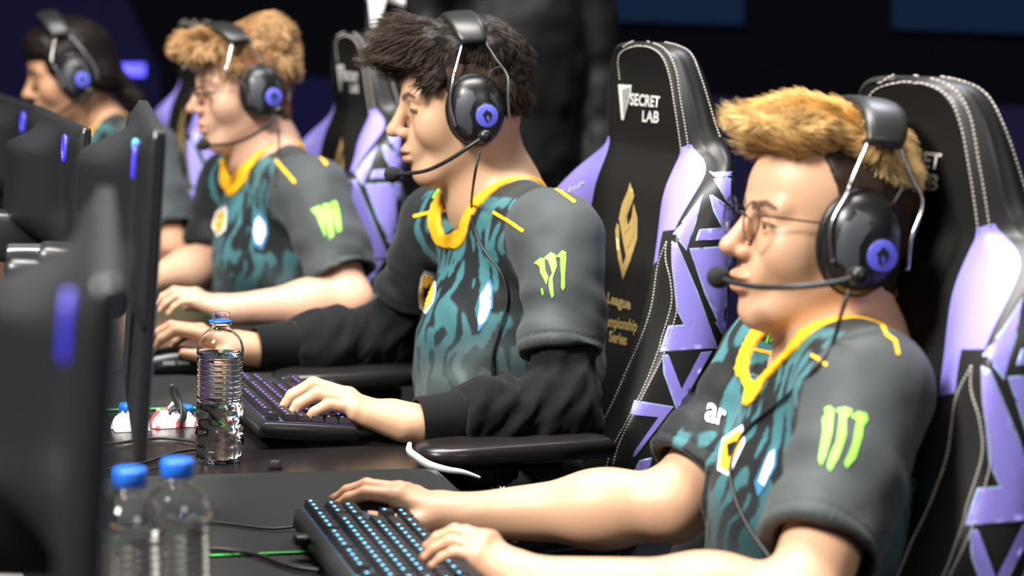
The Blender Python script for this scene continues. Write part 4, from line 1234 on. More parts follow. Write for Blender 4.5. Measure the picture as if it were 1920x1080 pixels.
# ================================================================== headsets and glasses
m_hs = mat('headset_black', (0.009, 0.009, 0.0095), 0.34, spec=0.5)
m_hsg = mat('headset_grey', srgb('3d4045'), 0.5)
m_chrome = mat('chrome_wire', (0.55, 0.54, 0.54), 0.22, 1.0)
m_foam = mat('mic_foam', (0.010, 0.010, 0.010), 0.95)
m_badge = mat('badge_blue', srgb('5b5fd0'), 0.35)
m_hpad = mat('headband_leather', (0.016, 0.0165, 0.0165), 0.38, bump=(300, 0.1, 0.0006))
m_cable = mat('cable_rubber', (0.014, 0.014, 0.0145), 0.45)
m_frame = mat('spectacle_frame', (0.012, 0.010, 0.010), 0.3, 0.3)
m_lens = mat('spectacle_lens', (1, 1, 1), 0.0, trans=1.0, ior=1.45, alpha=0.10)
def headset(o, label, boom, mic, cable, d0, wire=1.0, cz=0.0, top=.150, bx=.006, bt=None, hs=1.0):
    h = Head.__new__(Head); h.A, h.H, h.s = o.h.A, o.h.H, hs
    t = thing('headset', label, 'headset', tuple(h.p(0, 0, 0)), 0, 'headsets on the players')
    def cupy(r): return .084 + .030 * max(0.0, 1 - r ** 2.4) ** .5
    for sg in (1, -1):
        rings = []
        for r, y in [(.60, .072), (.90, .0725), (1.02, .076), (1.04, .080), (.99, .0845)]:
            rings.append(h.pts([(.043 * r * math.cos(a), sg * y, .053 * r * math.sin(a) + cz) for a in np.linspace(0, 2 * math.pi, 40, endpoint=False)]))
        v, f = loft(rings, caps=True); mk('ear_cushion', v, f, m_hs, t)
        rings = []
        for r in (1.0, .985, .95, .90, .82, .7, .55, .38, .2, .06):
            rings.append(h.pts([(.041 * r * math.copysign(abs(math.cos(a)) ** .88, math.cos(a)), sg * cupy(r), .051 * r * math.copysign(abs(math.sin(a)) ** .88, math.sin(a)) + cz) for a in np.linspace(0, 2 * math.pi, 40, endpoint=False)]))
        v, f = loft(rings, caps=True); mk('ear_cup', v, f, m_hs, t)
        # grey side panels on the cup
        for poly in ([(.006, .030), (.018, .034), (.029, .022), (.033, .0), (.031, -.022), (.022, -.033), (.012, -.034), (.010, -.018), (.013, -.002), (.008, .010), (.002, .018)], [(-.020, .030), (-.028, .020), (-.034, .0), (-.031, -.012), (-.026, .008), (-.020, .016)]):
            co, fa = fill2d([poly], .004)
            P = [(x, sg * (cupy(math.hypot(x / .041, z / .051)) + .0008), z + cz) for x, z in co]
            fa = [tuple(int(i) for i in q) for q in fa]
            mk('grey_panel', h.pts(P), fa, m_hsg, t)
        # blue badge with a dark emblem
        c0 = h.p(-.012, sg * .1125, -.008 + cz); ax = h.A[1] * sg
        v, f = lathe([(.0190, -.006), (.0190, .0005), (.0178, .0018)], 28, c0, ax); mk('badge_rim', v, f, m_hs, t)
        v, f = lathe([(.0166, .0015), (.0166, .0024), (.0155, .0029)], 28, c0, ax); b_ = mk('badge', v, f, m_badge, t)
        for poly in ([(.0, .0105), (.0075, .0015), (.0045, -.0015), (.0045, -.006), (0, -.0105), (-.002, -.008), (.002, -.004), (.002, .0), (-.002, .003)], [(-.003, .008), (-.0075, .002), (-.0045, -.008), (-.003, -.005), (-.003, -.001), (.0, .002), (0, .004)]):
            P = np.array([c0 + ax * .0030 + h.A[0] * (x) + h.A[2] * z for x, z in poly]); v, f = prism(P, V3(0, 0, 0), ax * .0006); mk('emblem', v, f, m_pblack, b_, smooth=False)
        # wire yoke
        for wr in ([(bx + .017, .080, .098), (bx + .032, .088, .060), (bx + .037, .094, .048), (.039, .099, .015), (.034, .104, -.020)], [(bx - .017, .080, .098), (bx - .030, .087, .072), (bx - .044, .094, .046), (-.047, .099, .012), (-.046, .103, -.020)]):
            v, f = tube(smooth_path(h.pts([(x, sg * y, z + cz * .5) for x, y, z in wr]), 5), .0021, 8); mk('wire_yoke', v, f, m_chrome, t)
        v, f = tube(smooth_path(h.pts([(bx - .036, sg * .091, .06), (-.026, sg * .108, .058), (-.018, sg * .112, .046), (-.016, sg * .104, .040)]), 5), .0013, 6); mk('lead', v, f, m_cable, t)
    # headband
    rings = []; bt = bx if bt is None else bt
    for a in np.linspace(-1.12, 1.12, 29):
        y, z = .090 * math.sin(a) / math.sin(1.12) * .93, .060 + (top - .060) * math.cos(a * .98)
        e = abs(a) / 1.12; z = .098 + (top - .098) * (1 - e ** 2.3)
        w_ = .025 - .006 * e ** 4; th = .0075 - .002 * e ** 3
        dn = unit(V3(0, math.sin(a * .95), math.cos(a * .95)))
        ring = []
        for k in range(16):
            b = 2 * math.pi * k / 16
            cx = w_ * math.copysign(abs(math.cos(b)) ** .6, math.cos(b)); cn = th * math.copysign(abs(math.sin(b)) ** .7, math.sin(b))
            ring.append((bx + (bt - bx) * (1 - e ** 2) + cx, y + dn[1] * cn, z + dn[2] * cn))
        rings.append(h.pts(ring))
    v, f = loft(rings); mk('headband', v, f, m_hpad, t)
    # boom and microphone
    piv = atd(boom[0][0], boom[0][1], d0)
    v, f = lathe([(.0, -.012), (.0085, -.012), (.0095, -.004), (.0095, .004), (.0075, .008), (0, .0085)], 20, piv, h.A[1]); mk('boom_pivot', v, f, m_hs, t)
    n_ = len(boom); pts = [atd(x, y, d0 + dd) for x, y, dd in boom]
    v, f = tube(smooth_path(pts, 8), .0031, 8); mk('boom_arm', v, f, m_cable, t)
    md = unit(pts[-1] - pts[-2]); c0 = pts[-1] + md * .006
    v, f = lathe([(0, -.0135), (.006, -.0128), (.0102, -.008), (.0118, 0), (.0108, .006), (.0072, .0105), (0, .0125)], 20, c0, md); mk('microphone', v, f, m_foam, t)
    # cable down the chest
    P = []
    trees = [o.jt] + ([o.ct] if o.ct else [])
    for c_ in cable:
        x, y = c_[:2]; dn = Vector(unit(ray(x, y))); best = None
        if len(c_) < 3:
            for tr in trees:
                hh = tr.ray_cast(Vector(CAM), dn)
                if hh[0] is not None and (best is None or hh[3] < best[3]): best = hh
        if best is not None: P.append(np.array(best[0]) - np.array(dn) * .006)
        else: P.append(atd(x, y, c_[2] if len(c_) > 2 else (d0 if not P else float((P[-1] - CAM) @ CF))))
    v, f = tube(smooth_path(P, 6), .0021, 8); mk('headset_cable', v, f, m_cable, t)
    return t
headset(B1, 'black aviation style headset on the blond player', [(1610, 518, 0), (1560, 531, -.005), (1480, 538, .01), (1420, 538, .045), (1375, 530, .085), (1352, 522, .11)], None,
        [(1592, 545, 2.40), (1577, 590, 2.40), (1562, 640), (1530, 690), (1478, 740), (1430, 778), (1394, 812), (1374, 855), (1370, 900), (1384, 950), (1410, 1000), (1446, 1050), (1475, 1110)], 2.385, top=.136, bx=-.012, bt=-.024, hs=1.05)
headset(B2, 'black headset on the dark haired player, boom bent down to the chin', [(910, 256, 0), (880, 275, -.002), (845, 298, .01), (805, 318, .04), (770, 325, .07), (740, 327, .10)], None,
        [(899, 285, 3.45), (890, 330, 3.45), (884, 385), (890, 430), (908, 470), (938, 508), (950, 545), (948, 580), (932, 630), (922, 675), (926, 722)], 3.435, top=.137, bx=-.006, bt=.002)
headset(B3, 'black headset on the ginger haired player in glasses', [(523, 208, 0), (505, 232, 0), (475, 253, .01), (440, 268, .03), (405, 272, .07), (385, 271, .10)], None,
        [(520, 225, 4.48), (523, 255, 4.48), (522, 285), (518, 320), (519, 350)], 4.48, top=.128, bx=.034, bt=.050)
headset(B4, 'black headset on the long haired player, its boom slanting down', [(168, 172, 0), (150, 186, 0), (125, 203, .02), (105, 215, .05), (90, 222, .08)], None,
        [(166, 185, 5.51), (164, 215, 5.51), (160, 245), (160, 270)], 5.51, top=.152, bx=.010, bt=.03)
def glasses(o, label, r, shape, z0=.0, x0=.106, halfrim=False):
    h = o.h; t = thing('glasses', label, 'glasses', tuple(h.p(x0, 0, z0)), 0, 'pairs of glasses worn by players')
    for sg in (1, -1):
        ring = []
        for a in np.linspace(0, 2 * math.pi, 33):
            cx = r * shape[0] * math.copysign(abs(math.cos(a)) ** shape[2], math.cos(a)); cz = r * shape[1] * math.copysign(abs(math.sin(a)) ** shape[2], math.sin(a))
            y = sg * (.0335) + cx; ring.append((x0 - .12 * max(0, abs(y) - .01) ** 1.35, y, z0 + cz))
        P = h.pts(ring)
        if halfrim:
            v, f = tube(P[:17], .0022, 6); mk('rim', v, f, m_frame, t); v, f = tube(P[16:], .0005, 6)
            mk('lens_edge', v, f, m_lens, t)
        else:
            v, f = tube(P, .0010, 6, caps=False); mk('rim', v, f, m_frame, t)
        c0 = P[:-1].mean(0); v = np.concatenate([[c0 + h.A[0] * .0009], P[:-1], [c0 - h.A[0] * .0003]]); n_ = len(P) - 1
        f = [(0, 1 + i, 1 + (i + 1) % n_) for i in range(n_)] + [(n_ + 1, 1 + (i + 1) % n_, 1 + i) for i in range(n_)]
        mk('lens', v, f, m_lens, t)
        e = ring[0] if sg > 0 else ring[16]
        v, f = tube(smooth_path(h.pts([(e[0] + .001, e[1] - sg * .001, e[2] + r * .35), (e[0] - .004, e[1] + sg * .006, z0 + r * .42), (.055, sg * .0735, z0 + .009), (.0, sg * .0795, z0 + .010)]), 5), .0011, 6); mk('temple_arm', v, f, m_frame, t)
    v, f = tube(smooth_path(h.pts([(x0 - .0035, .0335 - r * shape[0] * .95, z0 + .004), (x0 + .0025, 0, z0 + .008), (x0 - .0035, -.0335 + r * shape[0] * .95, z0 + .004)]), 5), .0011, 6); mk('bridge', v, f, m_frame, t)
glasses(B1, 'thin round glasses on the blond player', .0215, (1, 1, 1.0), z0=.007)
glasses(B3, 'half rimmed dark glasses on the ginger haired player', .0215, (1.08, .86, .8), z0=-.002, halfrim=True)

# ================================================================== prints on the shirts
def zz(sc, ox, oy, p): return [(ox + x / sc, oy + y / sc) for x, y in p]
def za(p): return zz(2.076, 1200, 560, p)
def zb(p): return zz(7.717, 980, 440, p)
def zc(p): return zz(1.742, 260, 0, p)
def zd(p): return zz(5.4, 760, 440, p)
def clawset(o, polys):
    for q in polys: decal('claw_logo', [q], [o.jt], m_lime, o.root, .0012, 4)
clawset(B1, [za([(720, 430), (740, 420), (758, 436), (752, 470), (747, 520), (737, 570), (722, 620), (705, 652), (697, 625), (705, 570), (715, 520), (712, 470), (726, 452)]),
             za([(765, 432), (800, 425), (828, 436), (815, 455), (802, 470), (802, 530), (787, 580), (772, 622), (740, 675), (730, 650), (745, 600), (765, 560), (775, 500), (780, 455)]),
             za([(820, 460), (850, 442), (880, 450), (885, 475), (868, 495), (862, 540), (847, 590), (837, 620), (805, 660), (797, 640), (815, 600), (830, 560), (840, 500), (845, 475)])])
clawset(B2, [zb([(170, 415), (260, 340), (320, 350), (325, 440), (335, 530), (375, 610), (345, 720), (310, 640), (260, 550), (255, 470), (215, 430)]),
             zb([(310, 345), (410, 260), (475, 290), (480, 360), (495, 460), (455, 570), (432, 640), (445, 790), (455, 880), (425, 920), (400, 850), (380, 720), (385, 640), (430, 560), (400, 450), (370, 370)]),
             zb([(470, 325), (520, 290), (570, 230), (630, 260), (625, 400), (610, 560), (610, 760), (580, 810), (555, 760), (560, 600), (545, 460), (545, 330)]), zb([(270, 790), (290, 770), (312, 850), (290, 885)])])
clawset(B3, [zc([(562, 685), (590, 672), (605, 690), (612, 760), (610, 775), (595, 740), (582, 705)]), zc([(600, 668), (622, 665), (632, 700), (638, 770), (625, 785), (615, 740), (607, 700)]), zc([(628, 660), (645, 655), (655, 690), (663, 755), (648, 760), (640, 720), (632, 690)])])
def pipe(o, pts, w=6): decal('yellow_piping', [stroke(pts, w)], [o.jt], m_yellow, o.root, .0012, 4)
pipe(B2, [(925, 398), (952, 413), (982, 434)]); pipe(B2, [(985, 315), (1010, 333), (1040, 352), (1078, 380)]); pipe(B2, [(776, 406), (808, 398), (845, 393)])
pipe(B1, [(1522, 666), (1536, 674), (1552, 686)]); pipe(B1, [(1652, 606), (1662, 628), (1678, 640), (1684, 666)], 7); pipe(B1, [(1405, 652), (1425, 657), (1447, 662)])
pipe(B3, [(517, 300), (535, 321), (554, 343)]); pipe(B3, [(570, 255), (590, 280), (613, 310)]); pipe(B3, [(412, 303), (428, 301), (446, 303)])
def crest(o, outer, inner, m1, m2, extra=None):
    a = decal('crest', [outer], [o.jt], m1, o.root, .0010, 4)
    decal('crest_field', [inner], [o.jt], m2, a or o.root, .0017, 4)
    if extra: decal('crest_motif', [extra], [o.jt], m_pblack, a or o.root, .0024, 3)
crest(B2, zd([(860, 430), (892, 520), (887, 740), (832, 870), (740, 985), (733, 850), (752, 700), (758, 590), (800, 515)]), zd([(850, 490), (872, 560), (862, 640), (828, 655), (868, 660), (866, 740), (802, 880), (755, 920), (742, 850), (765, 740), (765, 620)]), m_pblue, m_pwhite)
crest(B2, zd([(195, 358), (305, 385), (316, 560), (290, 685), (212, 805), (145, 740), (132, 590), (160, 430)]), zd([(195, 402), (290, 425), (298, 580), (265, 690), (205, 770), (152, 720), (145, 590), (172, 440)]), m_pwhite, m_pyell, zd([(180, 520), (215, 535), (252, 478), (247, 605), (205, 635), (188, 670), (182, 600)]))
crest(B1, za([(537, 570), (532, 650), (492, 730), (460, 770), (448, 712), (480, 650), (505, 598)]), za([(527, 590), (522, 650), (486, 730), (466, 712), (488, 650), (506, 605)]), m_pblue, m_pwhite)
crest(B1, za([(322, 545), (402, 490), (412, 560), (350, 692), (303, 668), (314, 580)]), za([(332, 558), (396, 508), (400, 560), (345, 672), (314, 655), (322, 590)]), m_pwhite, m_pyell, za([(345, 570), (380, 555), (372, 600), (350, 620)]))
crest(B3, zc([(395, 690), (420, 720), (424, 765), (405, 815), (380, 805), (370, 760), (376, 715)]), zc([(394, 705), (414, 730), (416, 765), (400, 800), (385, 792), (377, 760), (382, 722)]), m_pblue, m_pwhite)
crest(B3, zc([(283, 668), (290, 690), (285, 750), (258, 775), (240, 740), (252, 695)]), zc([(280, 682), (284, 700), (278, 745), (258, 765), (246, 738), (257, 700)]), m_pwhite, m_pyell)
text_decal('sleeve_lettering', 'ar', za([(268, 400), (340, 440), (325, 500), (248, 478)]), [B1.jt], m_pwhite, B1.root, .0015, .02)
for q in ([(1437, 642), (1443, 625), (1452, 610)], [(1445, 640), (1451, 625), (1459, 612)]): decal('claw_logo', [stroke(q, 3.5)], [B1.jt], m_lime, B1.root, .0012, 4)
for q in ([(812, 372), (820, 360), (828, 352)], [(820, 372), (828, 362), (834, 356)]): decal('claw_logo', [stroke(q, 4)], [B2.jt], m_lime, B2.root, .0012, 4)
v, f = tube(smooth_path([atd(x, y, d) for x, y, d in ((768, 832, 3.19), (768, 846, 3.175), (785, 860, 3.165), (805, 872, 3.16), (838, 881, 3.155), (870, 886, 3.16), (900, 896, 3.17))], 6), np.interp(np.arange(37), [0, 8, 18, 28, 36], [.003, .0052, .0055, .004, .002]), 10); mk('white_drawcord', v, f, m_pwhite, B2.root)
for k in range(5):
    x0, y0 = 640 + k * 24, 600 + k * 24
    decal('white_trim', [zz(3.692, 740, 720, [(x0, y0), (x0 + 18, y0 - 6), (x0 + 26, y0 + 60), (x0 + 12, y0 + 52)])], [B2.tt], m_pwhite, B2.root, .0015, 4)

# ================================================================== keyboards
m_key = mat('keycap_black', (0.016, 0.0155, 0.0165), 0.42, spec=0.45)
m_case2 = mat('keyboard_case', (0.018, 0.0175, 0.0175), 0.38, spec=0.45)
def keyrows():
    U = 1.0; rows = []
    r = [(0, 1)] + [(2 + i, 1) for i in range(4)] + [(6.5 + i, 1) for i in range(4)] + [(11 + i, 1) for i in range(4)] + [(15.25 + i, 1) for i in range(3)]; rows.append((5.25, r))
    rows.append((4, [(i, 1) for i in range(13)] + [(13, 2)] + [(15.25 + i, 1) for i in range(3)]))
    rows.append((3, [(0, 1.5)] + [(1.5 + i, 1) for i in range(12)] + [(13.5, 1.5)] + [(15.25 + i, 1) for i in range(3)]))
    rows.append((2, [(0, 1.75)] + [(1.75 + i, 1) for i in range(11)] + [(12.75, 2.25)]))
    rows.append((1, [(0, 2.25)] + [(2.25 + i, 1) for i in range(10)] + [(12.25, 2.75), (16.25, 1)]))
    rows.append((0, [(0, 1.25), (1.25, 1.25), (2.5, 1.25), (3.75, 6.25), (10, 1.25), (11.25, 1.25), (12.5, 1.25), (13.75, 1.25)] + [(15.25 + i, 1) for i in range(3)]))
    return rows
def keyboard(corner, xdir, label, glow, gs):
    """corner: rear corner on the desk at the player's left end; xdir: along the keyboard to the player's right."""
    X = unit(V3(xdir[0], xdir[1], 0)); Yp = -np.cross(UP, X) * -1.0      # towards the back, away from the player
    Yb = np.cross(UP, X)
    t = thing('keyboard', label, 'keyboard', tuple(corner), math.atan2(X[1], X[0]), 'gaming keyboards on the desk')
    Wd, Dp = .366, .140; u_ = .01905
    o0 = np.array(corner) - Yb * Dp      # front-left corner
    tl = math.radians(4.5)
    Yt = Yb * math.cos(tl) + UP * math.sin(tl); Zt = UP * math.cos(tl) - Yb * math.sin(tl)
    def P(x, y, z): return o0 + X * x + Yt * y + Zt * z + UP * .004
    pr = [(0, .0, .004), (0, .0, .016), (.006, .0, .021), (.008, 0, .021), (Dp - .008, 0, .021), (Dp - .002, 0, .019), (Dp, 0, .013), (Dp, 0, -.004)]
    ring0 = [(0.0, .003), (0.002, .017), (.008, .0215), (Dp - .007, .0215), (Dp - .001, .018), (Dp, .001), (Dp * .5, -.001)]
    rings = []
    for x, s in ((0, .93), (.003, .985), (.008, 1), (Wd - .008, 1), (Wd - .003, .985), (Wd, .93)):
        rings.append([P(x, Dp / 2 + (y - Dp / 2) * s, .010 + (z - .010) * s) for y, z in ring0])
    v, f = loft(rings); mk('case', v, f, m_case2, t)
    m_pl = mat('key_plate_glow', (0.02, 0.02, 0.03), 0.5, emit=glow, estr=gs * .018)
    v, f = rbox((Wd - .016, Dp - .018, .001), 0, 1, P(Wd / 2, Dp / 2, .0222), np.array([X, Yt, Zt])); mk('key_plate', v, f, m_pl, t)
    m_lg = mat('key_legend_glow', (0.1, 0.1, 0.1), 0.5, emit=glow, estr=gs)
    for ry, keys in keyrows():
        for kx, kw in keys:
            cx = .0095 + (kx + kw / 2) * u_; cy = .0115 + (ry + .5) * u_
            w, d = kw * u_ - .0014, u_ - .0014
            hgt = .0085 + (.0015 if ry > 4 else (.0008 if ry > 3 else 0))
            V_, F_ = [], []
            for s, z in ((1.0, 0), (.985, .0015), (.80, hgt - .001), (.74, hgt)):
                for sx, sy in ((-1, -1), (1, -1), (1, 1), (-1, 1)):
                    V_.append(P(cx + sx * (w / 2 - (1 - s) * d / 2), cy + sy * d / 2 * s + (1 - s) * .002, .0232 + z))
            for i in range(3):
                for k in range(4): F_.append((i * 4 + k, i * 4 + (k + 1) % 4, i * 4 + 4 + (k + 1) % 4, i * 4 + 4 + k))
            F_.append((12, 13, 14, 15)); F_.append((3, 2, 1, 0)); mi = [0] * len(F_)
            lw, lx, lz = .0013, cx - w / 2 + .0062, cy + .0035
            n0 = len(V_)
            for sx, sy in ((-1, -1), (1, -1), (1, 1), (-1, 1)): V_.append(P(lx + sx * lw, lz + sy * .0014, .0232 + hgt + .0003))
            F_.append((n0, n0 + 1, n0 + 2, n0 + 3)); mi.append(1)
            mk('keycap', V_, F_, [m_key, m_lg], t, False, midx=mi)
    c0 = P(Wd * .72, Dp, .008)
    v, f = rbox((.02, .018, .011), .003, 2, c0 + Yb * .006, np.array([X, Yb, UP])); mk('cable_plug', v, f, m_plastic, t)
    return t, c0 + Yb * .012, Yb, X
K2 = atz(485, 843, TZ)
kd = math.radians(17)
k2x = V3(-math.sin(kd), math.cos(kd), 0)
keyboard(K2 + UP * .0005, k2x, 'black keyboard with faint violet backlight under the hand in a black cuff', (.35, .12, 1.0), 5.0)
K1f = atz(545, 1016, TZ); k1 = atz(562, 973, .787); k1b = atz(641, 1080, .787)
k1x = unit((k1 - k1b) * V3(1, 1, 0))
kb1, plug1, k1y, _ = keyboard(V3(K1f[0], K1f[1], TZ + .0045) - k1x * .366, k1x, 'black keyboard with cyan backlit keys under the blond player', (.12, .62, 1.0), 7.0)

# ================================================================== mice
m_mouse = mat('mouse_black', (0.010, 0.010, 0.0105), 0.33, spec=0.5)
m_mgrey = mat('mouse_grey', (0.20, 0.20, 0.20), 0.35)
def mouse(hd, label, z0=.0045, cable=None, shift=0.0):
    tips = np.mean([np.array(c[0][-1]) for c in hd.chains[:2]], 0); mcp = hd.chains[1][0][0]
    f = unit((tips - mcp) * V3(1, 1, 0)); c = (tips * .62 + mcp * .38) * V3(1, 1, 0) - f * .006 + UP * (TZ + z0); lft = np.cross(UP, f)
    t = thing('mouse', label, 'mouse', tuple(c), math.atan2(f[1], f[0]), 'computer mice on the desk')
    A = np.array([f, lft, UP]); 
    F = Field(c - V3(.09, .09, .005), c + V3(.09, .09, .06), .0018)
    F.op(ell(c + f * -.012 + UP * .010, (.050, .031, .030), A), 0)
    F.op(ell(c + f * .028 + UP * .008, (.036, .029, .021), A), .02)
    F.op(half(c + UP * .0005, -UP, c - .1, c + .1), 0, 'sub') if False else None
    cutf, l_, h_ = half(c, -UP, c - V3(.09, .09, .02), c + V3(.09, .09, .0)); F.op((cutf, l_, h_), 0, 'sub', pad=.0)
    v, fa = F.mesh(); mk('shell', v, fa, m_mouse, t)
    tr = bvh(v, fa)
    for x in (-.012, .012):
        P = [np.array(tr.ray_cast(Vector(c + f * (x + dx) + lft * .08 + UP * z), Vector(-lft))[0] or (c + lft * .03)) + lft * .0006 for dx, z in ((-.010, .021), (.009, .021), (.008, .0155), (-.010, .0155))]
        v, fa = prism(P, V3(0, 0, 0), lft * .0015); mk('side_button', v, fa, m_mgrey, t, False)
    h = tr.ray_cast(Vector(c + f * .040 + UP * .1), Vector(-UP)); zc = h[0].z if h[0] else TZ + .03
    v, fa = lathe([(.006, -.003), (.0085, -.002), (.0085, .002), (.006, .003)], 18, V3(*(c + f * .040)[:2], zc - .004), lft); mk('scroll_wheel', v, fa, m_plastic, t)
    P = [c + f * .058 + UP * .009, c + f * .075 + UP * .006, c + f * .11 + UP * .003 + lft * .01, c + f * .20 + UP * .003 + lft * -.01, c + f * .30 + UP * .003 + lft * .03]
    v, fa = tube(smooth_path(P, 6), .0018, 8); mk('cable', v, fa, m_cable, t)
mouse(P1S['hands'][1], 'black mouse under the bare arm of the blond player')
mouse(P2S['hands'][1], 'black mouse under the hand in front of the open bottle')
mouse(P3S['hands'][1], 'black mouse of the ginger haired player behind the monitor edge')

# ================================================================== bottles
m_pet = mat('clear_plastic', (1, 1, 1), 0.02, trans=1.0, ior=1.30, spec=0.5)
m_water = mat('water', (0.98, 0.99, 1.0), 0.0, trans=1.0, ior=1.24)
m_cap = mat('cap_blue', srgb('1c62c8'), 0.4)
def bottle(base, label, cap=True, level=.150, open_=False):
    t = thing('water_bottle', label, 'bottle', tuple(base), 0, 'plastic water bottles on the desk')
    H = []
    H += [(.0, .004), (.010, .003), (.018, .0), (.025, .0), (.029, .004), (.0308, .012)]
    for k in range(8): z = .018 + k * .0075; H.append((.0306 + .0006 * (k % 2), z))
    for k in range(8):
        z = .081 + k * .0072
        H += [(.0282, z), (.0299, z + .0018), (.0301, z + .0036), (.0297, z + .0054)]
    H += [(.0292, .139), (.0308, .143), (.0305, .150), (.0285, .158), (.0240, .166), (.0180, .172), (.0135, .1755), (.0122, .178), (.0122, .1795), (.0148, .1805), (.0148, .1820), (.0122, .1830), (.0118, .186), (.0126, .1872), (.0118, .1884), (.0126, .1906), (.0118, .1922), (.0118, .196), (.0112, .1965)]
    n = 56
    def ring(r, z, d):
        out = []
        for k in range(n):
            a = 2 * math.pi * k / n; rr = r - d
            if .022 < z < .078:
                zz_ = (z - .022) / .0112; rr += .0013 * math.sin(5 * a + (math.pi if int(zz_) % 2 else 0)) * math.sin(math.pi * (zz_ % 1.0)) 
            out.append(base + V3(max(rr, 0.0004) * math.cos(a), max(rr, 0.0004) * math.sin(a), z))
        return out
    dens = []
    for (r0, z0), (r1, z1) in zip(H[:-1], H[1:]):
        k = 4 if .017 < z0 < .079 else 1
        for i in range(k): dens.append((r0 + (r1 - r0) * i / k, z0 + (z1 - z0) * i / k))
    dens.append(H[-1])
    outer = [ring(r, z, 0) for r, z in dens]; inner = [ring(r, z + (.0007 if z < .01 else 0), .0006) for r, z in dens][::-1]
    v, f = loft(outer + inner, caps=False)
    m_ = len(outer + inner); f.append(tuple(reversed(range(n)))); f.append(tuple((m_ - 1) * n + k for k in range(n)))
    mk('bottle_wall', v, f, m_pet, t)
    wr = [ring(r, z + (.0004 if z < .01 else 0), .0003) for r, z in dens if z < level]
    v, f = loft(wr, caps=True); mk('water', v, f, m_water, t)
    if cap:
        pr = [(.0, .199), (.0135, .199), (.0150, .1975), (.0152, .184), (.0146, .1835)]
        v, f = lathe(pr[::-1], 40, base, UP); mk('bottle_cap', v, f, m_cap, t)
    else:
        v, f = lathe([(.0127, .1832), (.0150, .1834), (.0151, .1860), (.0127, .1862)], 40, base, UP); mk('tamper_ring', v, f, m_cap, t)
    return t
bottle(atz(411, 864, TZ), 'open water bottle without a cap beside the black keyboard', False, .148)
Bp = atd(333, 888, 2.175); bottle(V3(Bp[0], Bp[1], TZ + .004), 'closed water bottle with a blue cap in front of the desk mat', True, .150)
Bp = atd(244, 893, 2.13); bottle(V3(Bp[0], Bp[1], TZ + .004), 'closed water bottle with a blue cap half hidden by the nearest monitor', True, .150)

